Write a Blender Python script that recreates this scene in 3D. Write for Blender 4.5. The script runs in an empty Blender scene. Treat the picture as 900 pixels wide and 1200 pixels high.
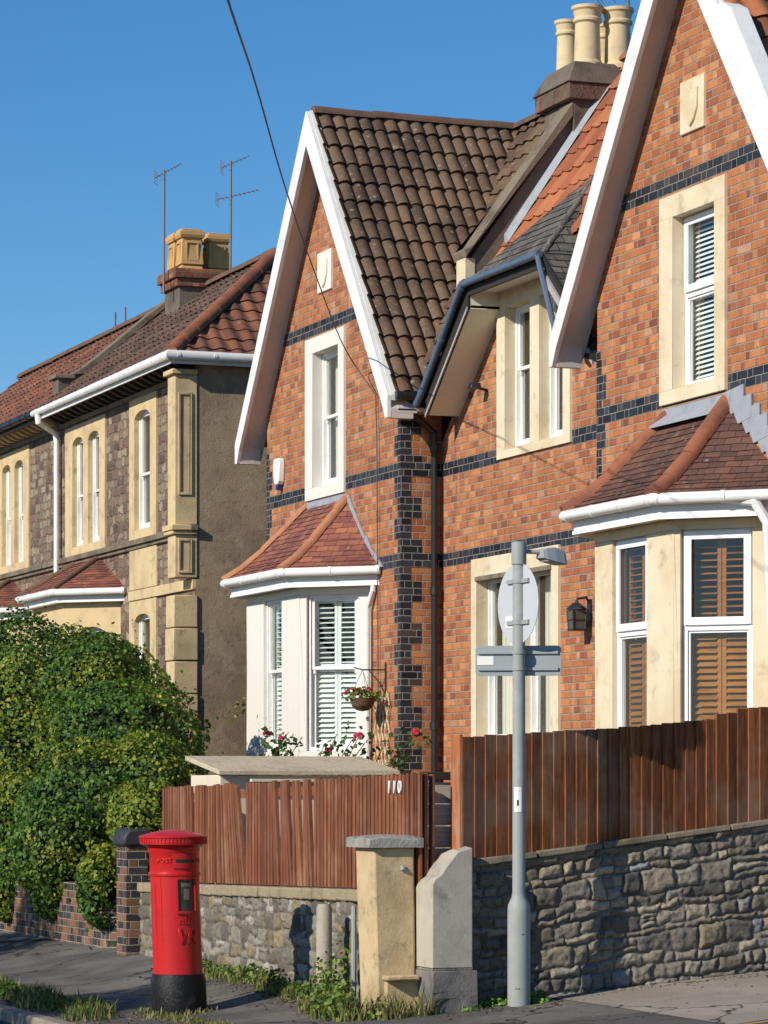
import bpy, bmesh, math, random
import numpy as np
from mathutils import Vector, Matrix
R = math.radians
random.seed(7); rng = np.random.default_rng(11)
S = bpy.context.scene
# ------------------------------------------------------------------ camera
# World axes follow the houses: +x along the fronts towards the camera, +y into the houses, z up.
cam = bpy.data.objects.new('camera', bpy.data.cameras.new('camera')); S.collection.objects.link(cam); S.camera = cam
TH = math.atan(1410/3750.); SN, CS = math.sin(TH), math.cos(TH)
cam.location = (-2.31333*SN + 34.7*CS, -2.31333*CS - 34.7*SN, 1.95)
cam.rotation_euler = (R(90), 0, math.atan2(CS, SN))
cam.data.sensor_fit = 'AUTO'; cam.data.sensor_width = 36; cam.data.lens = 3750/1200*36
cam.data.shift_y = (925-600)/1200.; cam.data.clip_start = .5; cam.data.clip_end = 3000
S.render.resolution_x = 768; S.render.resolution_y = 1024
# ------------------------------------------------------------------ sky, sun, exposure
w = bpy.data.worlds.new('World'); S.world = w; w.use_nodes = True
nt = w.node_tree; nt.nodes.clear()
sky = nt.nodes.new('ShaderNodeTexSky'); sky.sky_type = 'NISHITA'; sky.sun_disc = False
SUN_EL = 29.; SUN_AZ = math.atan2(.35, -.937)
sky.sun_elevation = R(SUN_EL); sky.sun_rotation = SUN_AZ
sky.air_density = 1.0; sky.dust_density = 0.1; sky.ozone_density = 6.0
bg = nt.nodes.new('ShaderNodeBackground'); bg.inputs[1].default_value = .105
wo = nt.nodes.new('ShaderNodeOutputWorld')
hsv = nt.nodes.new('ShaderNodeHueSaturation'); hsv.inputs['Saturation'].default_value = 1.2; hsv.inputs['Value'].default_value = 1.0
nt.links.new(sky.outputs[0], hsv.inputs['Color']); nt.links.new(hsv.outputs[0], bg.inputs[0]); nt.links.new(bg.outputs[0], wo.inputs[0])
sl = bpy.data.lights.new('sun', 'SUN'); sl.energy = 4.6; sl.angle = R(.5); sl.color = (1, .93, .82)
so = bpy.data.objects.new('sun', sl); S.collection.objects.link(so)
sd = Vector((math.sin(SUN_AZ)*math.cos(R(SUN_EL)), math.cos(SUN_AZ)*math.cos(R(SUN_EL)), math.sin(R(SUN_EL))))
so.rotation_euler = sd.to_track_quat('Z', 'Y').to_euler(); so.location = sd*60
S.view_settings.view_transform = 'Standard'; S.view_settings.look = 'None'
S.view_settings.exposure = 0.12; S.view_settings.gamma = 1; S.view_settings.use_curve_mapping = False
S.render.engine = 'CYCLES'

# ------------------------------------------------------------------ node helpers
class G:
    def __init__(s, name, rough=.8, spec=.3):
        s.m = bpy.data.materials.new(name); s.m.use_nodes = True; s.t = s.m.node_tree
        s.b = s.t.nodes['Principled BSDF']; s.b.inputs['Roughness'].default_value = rough
        s.b.inputs['Specular IOR Level'].default_value = spec
    def n(s, typ, **k):
        o = s.t.nodes.new('ShaderNode'+typ)
        for a, v in k.items(): setattr(o, a, v)
        return o
    def put(s, sock, v):
        if v is None: return
        if isinstance(v, bpy.types.NodeSocket): s.t.links.new(v, sock)
        else:
            if hasattr(sock.default_value, '__len__') and not hasattr(v, '__len__'): v = (v,)*3
            if sock.type == 'RGBA' and len(v) == 3: v = tuple(v)+(1,)
            sock.default_value = v
    def m2(s, op, a, b=None, c=None, clamp=False):
        o = s.n('Math', operation=op, use_clamp=clamp); s.put(o.inputs[0], a); s.put(o.inputs[1], b)
        if c is not None: s.put(o.inputs[2], c)
        return o.outputs[0]
    def vm(s, op, a, b=None):
        o = s.n('VectorMath', operation=op); s.put(o.inputs[0], a)
        if b is not None: s.put(o.inputs[1], b)
        return o.outputs[0]
    def uv(s): return s.n('UVMap').outputs[0]
    def obj(s): return s.n('TexCoord').outputs['Object']
    def noise(s, vec, scale, detail=3, rough=.5, out=0):
        o = s.n('TexNoise'); s.put(o.inputs['Vector'], vec); s.put(o.inputs['Scale'], scale)
        s.put(o.inputs['Detail'], detail); s.put(o.inputs['Roughness'], rough); return o.outputs[out]
    def ramp(s, f, stops, interp='LINEAR'):
        o = s.n('ValToRGB'); s.put(o.inputs[0], f); e = o.color_ramp; e.interpolation = interp
        while len(e.elements) < len(stops): e.elements.new(.5)
        for el, (p, c) in zip(e.elements, stops):
            el.position = p; el.color = tuple(c)+(1,) if hasattr(c, '__len__') else (c, c, c, 1)
        return o.outputs[0]
    def mix(s, f, a, b, mode='MIX'):
        o = s.n('Mix', data_type='RGBA', blend_type=mode); s.put(o.inputs[0], f); s.put(o.inputs[6], a); s.put(o.inputs[7], b)
        return o.outputs[2]
    def sstep(s, v, lo, hi):
        o = s.n('MapRange', interpolation_type='SMOOTHSTEP'); s.put(o.inputs[0], v); s.put(o.inputs[1], lo); s.put(o.inputs[2], hi)
        return o.outputs[0]
    def bump(s, h, strength=.5, dist=.01):
        o = s.n('Bump'); s.put(o.inputs['Strength'], strength); s.put(o.inputs['Distance'], dist); s.put(o.inputs['Height'], h)
        s.t.links.new(o.outputs[0], s.b.inputs['Normal'])
    def out(s, col, rough=None):
        s.put(s.b.inputs['Base Color'], col)
        if rough is not None: s.put(s.b.inputs['Roughness'], rough)
        return s.m

def paint(name, col, rough=.5, dirt=.25, spec=.3, scale=2.5, dirtcol=None, bump=.15):
    g = G(name, rough, spec); o = g.obj()
    f = g.noise(o, scale, 5, .6); f2 = g.noise(o, scale*9, 4, .6)
    d = dirtcol or tuple(c*.55 for c in col)
    a = g.sstep(f, .45, .8); a2 = g.sstep(f2, .5, .8)
    c = g.mix(g.m2('MULTIPLY', a, dirt), col, d); c = g.mix(g.m2('MULTIPLY', a2, dirt*.7), c, d)
    g.bump(f2, bump, .006); return g.out(c)

def brick(name, stops, mortar, L=.225, Hd=.112, row=.088, joint=.011, warp=.006, bumpd=.012, stain=.35, staincol=(.12, .07, .05), plain=0.0, rough=.85, soot=None):
    """bond of stretchers and headers laid on UVs in metres, every brick with a colour of its own"""
    g = G(name, rough, .2); P = L+Hd; uv = g.uv()
    wn = g.noise(uv, 9, 2, .5, 1); wv = g.vm('MULTIPLY', g.vm('SUBTRACT', wn, (.5, .5, .5)), (warp*2, warp*2, 0))
    q = g.vm('ADD', uv, wv); sp = g.n('SeparateXYZ'); g.put(sp.inputs[0], q); u, v = sp.outputs[0], sp.outputs[1]
    r = g.m2('DIVIDE', v, row); ri = g.m2('FLOOR', r); rf = g.m2('SUBTRACT', r, ri)
    wr = g.n('TexWhiteNoise', noise_dimensions='1D'); g.put(wr.inputs['W'], ri)
    jit = g.m2('MULTIPLY', wr.outputs[0], .22 if plain == 0 else plain)
    off = g.m2('ADD', g.m2('MULTIPLY', g.m2('FLOORED_MODULO', ri, 2.), .5), jit)
    s = g.m2('ADD', g.m2('DIVIDE', u, P), off); k = g.m2('FLOOR', s); f = g.m2('SUBTRACT', s, k)
    lp = L/P; hd = g.m2('GREATER_THAN', f, lp)
    d1 = g.m2('MINIMUM', f, g.m2('ABSOLUTE', g.m2('SUBTRACT', f, lp))); d1 = g.m2('MINIMUM', d1, g.m2('SUBTRACT', 1., f))
    dh = g.m2('MULTIPLY', d1, P); dv = g.m2('MULTIPLY', g.m2('MINIMUM', rf, g.m2('SUBTRACT', 1., rf)), row)
    d = g.m2('MINIMUM', dh, dv); mask = g.sstep(d, joint*.35, joint*.75)
    cx = g.n('CombineXYZ'); g.put(cx.inputs[0], g.m2('ADD', g.m2('MULTIPLY', k, 2.), hd)); g.put(cx.inputs[1], ri)
    wt = g.n('TexWhiteNoise', noise_dimensions='2D'); g.put(wt.inputs['Vector'], cx.outputs[0])
    rc = g.ramp(wt.outputs[0], stops, 'LINEAR')
    sc = g.n('SeparateColor'); g.put(sc.inputs[0], wt.outputs[1])
    br = g.m2('ADD', .82, g.m2('MULTIPLY', sc.outputs[1], .34))
    hs = g.n('HueSaturation'); g.put(hs.inputs['Color'], rc); g.put(hs.inputs['Value'], br)
    fine = g.noise(uv, 60, 3, .7); big = g.noise(uv, .55, 5, .6)
    c = g.mix(g.m2('MULTIPLY', g.sstep(fine, .42, .7), .6), hs.outputs[0], staincol)
    fn2 = g.noise(uv, 14, 4, .7); c = g.mix(g.m2('MULTIPLY', g.sstep(fn2, .5, .72), .35), c, staincol)
    blot = g.sstep(g.noise(uv, 22, 2, .5), .55, .75)
    c = g.mix(g.m2('MULTIPLY', blot, .16), c, (.62, .36, .2) if stain else staincol)
    mcol = g.mix(g.noise(uv, 30, 3, .6), mortar, tuple(x*.55 for x in mortar))
    c = g.mix(mask, mcol, c)
    c = g.mix(g.m2('MULTIPLY', g.sstep(big, .5, .78), stain), c, staincol)
    if stain:   # salts washed down the wall, and sooty patches
        stv = g.vm('MULTIPLY', uv, (5.5, .55, 0)); c = g.mix(g.m2('MULTIPLY', g.sstep(g.noise(stv, 1, 4, .65), .56, .74), .3), c, (.6, .5, .4))
        c = g.mix(g.m2('MULTIPLY', g.sstep(g.noise(g.vm('ADD', uv, (7, 3, 0)), 1.7, 5, .7), .52, .72), .35), c, tuple(q*.6 for q in staincol))
    h = g.m2('ADD', g.m2('MULTIPLY', mask, 1.), g.m2('MULTIPLY', fine, .35))
    h = g.m2('ADD', h, g.m2('MULTIPLY', sc.outputs[2], .3))
    g.bump(h, .9, bumpd); return g.out(c)

def tiles(name, stops, tw, tc, lichen=(.3, .27, .17), lich=.35, dark=(.03, .022, .018), rough=.8, stagger=0., joint=0.):
    g = G(name, rough, .25); uv = g.uv(); sp = g.n('SeparateXYZ'); g.put(sp.inputs[0], uv)
    vi = g.m2('FLOOR', g.m2('ADD', g.m2('DIVIDE', sp.outputs[1], tc), .002))
    us = g.m2('ADD', g.m2('DIVIDE', sp.outputs[0], tw), g.m2('MULTIPLY', g.m2('FLOORED_MODULO', vi, 2.), stagger))
    ui = g.m2('FLOOR', us)
    cx = g.n('CombineXYZ'); g.put(cx.inputs[0], ui); g.put(cx.inputs[1], vi)
    wt = g.n('TexWhiteNoise', noise_dimensions='2D'); g.put(wt.inputs['Vector'], cx.outputs[0])
    c = g.ramp(wt.outputs[0], stops); o = g.obj()
    f1 = g.noise(o, 18, 5, .7); f2 = g.noise(o, 1.3, 4, .6); f3 = g.noise(o, 55, 3, .6)
    c = g.mix(g.m2('MULTIPLY', g.sstep(f1, .5, .72), lich), c, lichen)
    c = g.mix(g.m2('MULTIPLY', g.sstep(f2, .42, .72), .5), c, dark)
    c = g.mix(g.m2('MULTIPLY', g.sstep(f3, .58, .72), .35), c, dark)
    lv = g.n('TexVoronoi'); g.put(lv.inputs['Vector'], g.vm('ADD', o, g.vm('MULTIPLY', g.noise(o, 25, 3, .6, 1), (.03, .03, .03)))); g.put(lv.inputs['Scale'], 7.)
    c = g.mix(g.m2('MULTIPLY', g.sstep(lv.outputs[0], .22, .1), g.m2('MULTIPLY', g.sstep(f2, .4, .6), .5)), c, (.38, .34, .24))
    h = f1
    if joint:
        fr = g.m2('FRACT', us); dj = g.m2('MULTIPLY', g.m2('MINIMUM', fr, g.m2('SUBTRACT', 1., fr)), tw)
        mk = g.sstep(dj, joint*.3, joint); c = g.mix(mk, dark, c); h = g.m2('ADD', g.m2('MULTIPLY', f1, .4), mk)
    g.bump(h, .5, .008); return g.out(c)

def stonecol(name, base, stains, scale=3., rough=.85, bump=.5, dist=.01):
    g = G(name, rough, .2); o = g.obj(); c = base
    for i, (col, lo, hi, amt, sc) in enumerate(stains):
        v = g.vm('ADD', o, (i*3.7, i*1.9, i*5.1)); f = g.noise(v, sc, 6, .62)
        c = g.mix(g.m2('MULTIPLY', g.sstep(f, lo, hi), amt), c, col)
    f = g.noise(o, scale*12, 5, .65); g.bump(f, bump, dist); return g.out(c)

def rubble(name, rough=.9):
    """colour from the mesh's own stone tint attribute"""
    g = G(name, rough, .15); a = g.n('Attribute', attribute_name='tint'); o = g.obj()
    f = g.noise(o, 26, 6, .7); f2 = g.noise(o, 5, 4, .6)
    c = g.mix(g.m2('MULTIPLY', g.sstep(f, .4, .7), .5), a.outputs[0], (.045, .042, .036))
    c = g.mix(g.m2('MULTIPLY', g.sstep(f2, .55, .75), .35), c, (.26, .25, .21))
    f3 = g.noise(o, 70, 4, .7)
    g.bump(g.m2('ADD', f, g.m2('MULTIPLY', f3, .5)), .8, .012); return g.out(c)

def glass(name, tint=(.9, .95, .93), refl=1.0):
    m = bpy.data.materials.new(name); m.use_nodes = True; t = m.node_tree; t.nodes.clear()
    o = t.nodes.new('ShaderNodeOutputMaterial'); mx = t.nodes.new('ShaderNodeMixShader')
    tr = t.nodes.new('ShaderNodeBsdfTransparent'); tr.inputs[0].default_value = tint+(1,)
    gl = t.nodes.new('ShaderNodeBsdfGlossy'); gl.inputs[0].default_value = (1, 1, 1, 1); gl.inputs[1].default_value = .015
    fr = t.nodes.new('ShaderNodeFresnel'); fr.inputs[0].default_value = 1.6
    nz = t.nodes.new('ShaderNodeTexNoise'); nz.inputs['Scale'].default_value = 1.6; tc = t.nodes.new('ShaderNodeTexCoord')
    bp = t.nodes.new('ShaderNodeBump'); bp.inputs['Strength'].default_value = .08; bp.inputs['Distance'].default_value = .05
    t.links.new(tc.outputs['Object'], nz.inputs[0]); t.links.new(nz.outputs[0], bp.inputs['Height'])
    t.links.new(bp.outputs[0], gl.inputs['Normal'])
    ge = t.nodes.new('ShaderNodeNewGeometry'); mr = t.nodes.new('ShaderNodeMapRange'); mr.inputs[3].default_value = 1.6; mr.inputs[4].default_value = 1/1.6
    t.links.new(ge.outputs['Backfacing'], mr.inputs[0]); t.links.new(mr.outputs[0], fr.inputs[0])
    t.links.new(fr.outputs[0], mx.inputs[0]); t.links.new(tr.outputs[0], mx.inputs[1]); t.links.new(gl.outputs[0], mx.inputs[2])
    t.links.new(mx.outputs[0], o.inputs[0]); return m

def wood(name, c1, c2, c3, rough=.75, board=.0, grain=(40, 40, 3), spec=.2):
    g = G(name, rough, spec); o = g.obj(); v = g.vm('MULTIPLY', o, grain)
    f = g.noise(v, 1, 5, .65); f2 = g.noise(o, 1.8, 4, .6)
    c = g.mix(g.sstep(f, .35, .65), c1, c2); c = g.mix(g.m2('MULTIPLY', g.sstep(f2, .48, .7), .7), c, c3); f4 = g.noise(g.vm('MULTIPLY', o, tuple(q*.4 for q in grain)), 1, 4, .7); c = g.mix(g.m2('MULTIPLY', g.sstep(f4, .55, .75), .5), c, tuple(q*.4 for q in c2))
    if board:   # each board weathers a little differently: tone per board index, plus painted light and groove shade
        a = g.n('Attribute', attribute_name='tint'); c = g.mix(1., c, a.outputs[0], 'MULTIPLY')
    g.bump(f, .5, .004); return g.out(c)

def leafmat(name, rough=.6):
    g = G(name, rough, .35); a = g.n('Attribute', attribute_name='tint')
    f = g.noise(g.obj(), 40, 2); c = g.mix(g.m2('MULTIPLY', f, .25), a.outputs[0], (.02, .04, .01))
    g.put(g.b.inputs['Base Color'], c)
    tl = g.n('BsdfTranslucent'); g.put(tl.inputs[0], c); mx = g.n('MixShader'); g.put(mx.inputs[0], .28)
    g.t.links.new(g.b.outputs[0], mx.inputs[1]); g.t.links.new(tl.outputs[0], mx.inputs[2])
    g.t.links.new(mx.outputs[0], g.t.nodes['Material Output'].inputs[0]); return g.m

M = {}
M['brick'] = brick('red_brick', [(0, (.22, .075, .05)), (.08, (.34, .1, .048)), (.35, (.43, .14, .052)), (.7, (.5, .18, .064)), (.93, (.58, .245, .095)), (1, (.46, .26, .17))], (.46, .36, .26), L=.205, Hd=.1, joint=.013, stain=.3, staincol=(.2, .09, .055))
M['blue_brick'] = brick('blue_brick', [(0, (.014, .016, .024)), (.5, (.028, .032, .045)), (.85, (.05, .052, .065)), (1, (.1, .07, .06))], (.42, .37, .3), stain=0, staincol=(.02, .02, .02), joint=.009, rough=.55)
M['pier_brick'] = brick('mixed_brick', [(0, (.03, .03, .035)), (.45, (.05, .045, .05)), (.55, (.2, .09, .05)), (1, (.3, .15, .08))], (.4, .36, .28), stain=.3, staincol=(.05, .045, .03), row=.085)
M['chim_brick'] = brick('chimney_brick', [(0, (.15, .05, .035)), (.6, (.3, .1, .05)), (1, (.38, .16, .08))], (.25, .2, .15), stain=.4, staincol=(.06, .045, .03))
M['rub_house'] = brick('purple_rubble', [(0, (.1, .065, .055)), (.3, (.2, .12, .095)), (.6, (.27, .19, .13)), (.85, (.34, .26, .18)), (1, (.38, .32, .23))], (.27, .21, .15), L=.34, Hd=.2, row=.15, joint=.028, warp=.085, bumpd=.04, stain=.3, staincol=(.12, .08, .06), plain=.7)
M['ochre'] = stonecol('ochre_limestone', (.62, .47, .26), [((.4, .31, .18), .42, .7, .7, 2.2), ((.15, .115, .07), .55, .75, .6, 5.), ((.68, .55, .34), .5, .8, .6, 1.3)])
M['cream'] = stonecol('cream_stone', (.7, .6, .42), [((.52, .36, .18), .42, .7, .55, 1.3), ((.28, .23, .16), .54, .74, .55, 4.5), ((.76, .69, .54), .5, .75, .5, 2.6)], bump=.25, dist=.004)
M['white_stone'] = stonecol('white_painted_stone', (.7, .67, .6), [((.55, .47, .36), .58, .85, .4, 2.2), ((.4, .36, .3), .66, .85, .35, 7.)], bump=.25, dist=.004)
M['render'] = stonecol('grey_brown_render', (.34, .25, .16), [((.2, .145, .095), .42, .66, .7, .9), ((.42, .33, .22), .5, .66, .5, 4.), ((.16, .12, .085), .54, .68, .5, 9.), ((.45, .37, .26), .6, .7, .4, 26.)], bump=.7, dist=.01)
M['coping'] = stonecol('weathered_coping', (.21, .17, .12), [((.08, .065, .045), .42, .68, .7, 3.), ((.3, .26, .16), .55, .75, .5, 6.)], bump=.7)
M['cement'] = stonecol('sooty_render', (.16, .13, .1), [((.06, .05, .04), .42, .7, .7, 2.5), ((.25, .21, .16), .55, .75, .5, 5.)], bump=.7)
M['pot_cream'] = stonecol('cream_clay', (.62, .5, .3), [((.36, .3, .2), .45, .75, .6, 4.), ((.16, .13, .09), .6, .85, .5, 7.)], bump=.3)
M['pot_buff'] = stonecol('buff_clay', (.56, .34, .14), [((.3, .18, .08), .5, .75, .6, 4.), ((.12, .08, .05), .62, .85, .5, 8.)], bump=.3)
M['white'] = paint('white_paint', (.8, .79, .75), .4, .4, .4)
M['upvc'] = paint('white_plastic', (.84, .84, .83), .3, .1, .45, bump=.02)
M['gutter_white'] = paint('white_gutter', (.78, .77, .74), .35, .3, .4, 4)
M['soffit'] = paint('soffit_paint', (.6, .54, .5), .6, .3)
M['soffit_cream'] = paint('cream_soffit', (.78, .71, .57), .6, .25)
M['blue_grey'] = paint('blue_grey_gutter', (.1, .14, .2), .35, .4, .4)
M['black'] = paint('black_iron', (.018, .018, .02), .4, .3, .5)
M['dark'] = paint('dark_timber', (.035, .028, .024), .7, .4)
M['fascia_grey'] = paint('grey_fascia', (.38, .36, .34), .6, .35)
M['lead'] = stonecol('lead_flashing', (.33, .35, .38), [((.22, .23, .25), .45, .7, .6, 5.), ((.5, .52, .55), .55, .8, .5, 9.)], rough=.5, bump=.3)
M['ptile'] = tiles('brown_pantiles', [(0, (.085, .052, .034)), (.4, (.125, .08, .05)), (.75, (.165, .11, .066)), (1, (.16, .085, .05))], .185, .35, lichen=(.25, .2, .12), lich=.5)
M['rtile'] = tiles('orange_tiles', [(0, (.22, .07, .035)), (.5, (.34, .11, .048)), (1, (.44, .16, .065))], .3, .34, lichen=(.22, .12, .08), lich=.5, dark=(.16, .06, .035))
M['rtile2'] = tiles('weathered_orange_tiles', [(0, (.16, .06, .035)), (.5, (.36, .12, .05)), (1, (.46, .17, .07))], .3, .33, lichen=(.1, .06, .04), lich=.5, dark=(.05, .03, .025))
M['htile'] = tiles('brown_red_roof_tiles', [(0, (.07, .045, .034)), (.5, (.115, .066, .045)), (.8, (.16, .08, .052)), (1, (.13, .1, .07))], .27, .3, lichen=(.17, .13, .08), lich=.6)
M['htile2'] = tiles('red_roof_tiles', [(0, (.1, .055, .04)), (.5, (.19, .08, .05)), (1, (.28, .11, .06))], .27, .3, lichen=(.15, .08, .05), lich=.4, dark=(.06, .035, .025))
M['bay_tile'] = tiles('plain_red_tiles', [(0, (.15, .055, .045)), (.5, (.24, .085, .06)), (.8, (.3, .11, .07)), (1, (.36, .14, .07))], .165, .1, lichen=(.28, .14, .09), lich=.3, dark=(.09, .04, .035), stagger=.5, joint=.006)
M['bay_tile2'] = tiles('plain_brown_tiles', [(0, (.075, .042, .034)), (.5, (.12, .06, .043)), (1, (.17, .08, .052))], .165, .1, lichen=(.3, .2, .15), lich=.2, dark=(.05, .03, .028), stagger=.5, joint=.006)
M['slate'] = tiles('dark_slate', [(0, (.07, .065, .06)), (.5, (.11, .1, .09)), (1, (.16, .145, .125))], .2, .14, lichen=(.26, .24, .19), lich=.8, dark=(.02, .02, .02), stagger=.5, joint=.008)
M['ridge_red'] = stonecol('red_ridge_clay', (.3, .11, .06), [((.15, .065, .045), .42, .66, .7, 4.), ((.1, .06, .045), .58, .8, .6, 9.)])
M['ridge_orange'] = stonecol('orange_ridge_clay', (.42, .19, .1), [((.26, .12, .075), .42, .7, .6, 4.), ((.5, .4, .28), .6, .75, .5, 9.)])
M['ridge_brown'] = stonecol('brown_ridge_clay', (.15, .09, .06), [((.07, .045, .035), .45, .7, .6, 4.), ((.24, .2, .13), .58, .8, .5, 9.)])
M['mortar'] = stonecol('pale_mortar', (.55, .45, .33), [((.3, .24, .18), .5, .75, .5, 6.)])
M['glass'] = glass('window_glass')
M['curtain'] = paint('pale_curtain', (.72, .68, .6), .8, .1)
M['blind'] = paint('pale_blind', (.8, .8, .78), .6, .05)
M['shutter_w'] = paint('pale_shutter', (.82, .83, .8), .5, .05, bump=.02)
M['shutter_o'] = wood('oak_shutter', (.38, .13, .025), (.24, .08, .015), (.44, .18, .045), .5, grain=(3, 3, 30))
M['room'] = paint('room_paint', (.22, .19, .16), .9, .1)
M['fence_l'] = wood('slat_fence_wood', (.26, .1, .05), (.16, .06, .03), (.3, .15, .09), board=1)
M['fence_r'] = wood('board_fence_wood', (.3, .11, .042), (.14, .05, .02), (.26, .16, .11), board=1)
M['gatewood'] = wood('grey_gate_wood', (.5, .44, .37), (.36, .31, .25), (.56, .5, .42), grain=(40, 3, 40))
M['rub'] = rubble('rubble_stone')
M['caprock'] = stonecol('grey_slab', (.36, .34, .3), [((.16, .15, .13), .42, .7, .6, 5.), ((.55, .52, .46), .55, .75, .5, 11.)], bump=1.0, dist=.02)
M['pillar_y'] = stonecol('yellow_pillar_stone', (.56, .42, .235), [((.33, .24, .13), .42, .66, .7, 2.5), ((.15, .12, .08), .54, .72, .7, 6.), ((.66, .53, .32), .5, .72, .5, 3.)], bump=.5)
M['pillar_g'] = stonecol('grey_pillar_render', (.43, .385, .31), [((.28, .25, .2), .42, .66, .6, 2.), ((.13, .115, .09), .55, .74, .6, 4.), ((.6, .55, .44), .55, .8, .4, 7.)], bump=.4, dist=.006)
M['pillar_base'] = stonecol('dark_pillar_base', (.2, .18, .16), [((.07, .07, .075), .4, .65, .7, 4.), ((.42, .37, .3), .56, .75, .6, 6.)], bump=.6, dist=.012)
M['concrete'] = stonecol('concrete', (.38, .34, .27), [((.22, .2, .16), .45, .7, .6, 6.), ((.5, .46, .38), .55, .8, .5, 11.)], bump=.6)
M['galv'] = stonecol('galvanised_steel', (.3, .32, .3), [((.25, .27, .27), .45, .7, .5, 9.), ((.48, .5, .49), .5, .8, .5, 3.), ((.3, .26, .16), .68, .85, .5, 4.)], rough=.5, bump=.1, dist=.002)
M['sign_grey'] = stonecol('sign_back', (.3, .33, .34), [((.38, .41, .42), .45, .8, .5, 3.)], rough=.5, bump=.03)
M['sign_disc'] = stonecol('disc_back', (.48, .5, .52), [((.38, .4, .42), .45, .8, .5, 4.)], rough=.45, bump=.03)
M['red'] = stonecol('postbox_red', (.5, .014, .014), [((.36, .01, .01), .5, .72, .6, 4.), ((.12, .02, .015), .66, .76, .5, 16.), ((.6, .08, .06), .64, .8, .35, 9.)], rough=.3, bump=.25, dist=.006)
M['red'].node_tree.nodes['Principled BSDF'].inputs['Specular IOR Level'].default_value = .5
M['boxblack'] = stonecol('postbox_black', (.012, .012, .013), [((.07, .06, .05), .56, .72, .6, 7.), ((.2, .18, .15), .68, .8, .5, 14.)], rough=.4, bump=.8, dist=.01)
M['plate'] = paint('notice_dark', (.05, .045, .035), .25, .3, .5)
M['paper'] = paint('paper', (.75, .74, .7), .7, .15)
M['binroof'] = wood('binstore_roof', (.58, .5, .36), (.45, .38, .26), (.34, .29, .2), grain=(3, 40, 40))
M['bincream'] = paint('binstore_cream', (.68, .6, .45), .6, .2)
M['wire'] = paint('dull_wire', (.09, .08, .075), .6, .2)
M['alu'] = paint('aerial_metal', (.16, .14, .13), .45, .3, .5)
M['rose'] = paint('rose_petals', (.62, .03, .1), .5, .3)
M['leaf'] = leafmat('leaves')
M['stem'] = paint('stems', (.12, .1, .05), .8, .3)
M['coir'] = paint('coir_basket', (.13, .075, .04), .95, .6, bump=.8, scale=8)
M['yellow'] = paint('yellow_line', (.48, .33, .1), .8, .9, dirtcol=(.13, .12, .1), scale=6)
def asphalt():
    g = G('asphalt', .9, .2); o = g.obj()
    f = g.noise(o, 90, 4, .7); b = g.noise(o, .7, 5, .6); sp = g.noise(o, 240, 2, .6)
    c = g.mix(g.sstep(f, .35, .7), (.09, .084, .074), (.18, .165, .145))
    c = g.mix(g.m2('MULTIPLY', g.sstep(b, .42, .62), .75), c, (.24, .215, .18))
    b2 = g.noise(o, 2.6, 5, .7); c = g.mix(g.m2('MULTIPLY', g.sstep(b2, .52, .68), .5), c, (.05, .047, .04))
    c = g.mix(g.m2('MULTIPLY', g.sstep(sp, .6, .7), .6), c, (.36, .33, .28))
    cr = g.n('TexVoronoi', feature='DISTANCE_TO_EDGE'); g.put(cr.inputs['Vector'], g.vm('ADD', o, g.vm('MULTIPLY', g.noise(o, 2.5, 4, .6, 1), (.7, .7, 0)))); g.put(cr.inputs['Scale'], .4)
    ck = g.sstep(cr.outputs[0], .002, .012); c = g.mix(ck, (.035, .032, .028), c)
    g.bump(g.m2('ADD', g.m2('ADD', f, sp), ck), .9, .01); return g.out(c)
M['asphalt'] = asphalt()
M['kerb'] = stonecol('kerb_stone', (.27, .23, .18), [((.15, .13, .1), .45, .7, .5, 5.), ((.36, .31, .25), .55, .8, .4, 9.)])
M['soil'] = stonecol('garden_soil', (.13, .1, .065), [((.07, .055, .035), .45, .7, .6, 5.), ((.1, .13, .04), .55, .75, .6, 2.)], bump=1.)

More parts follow.
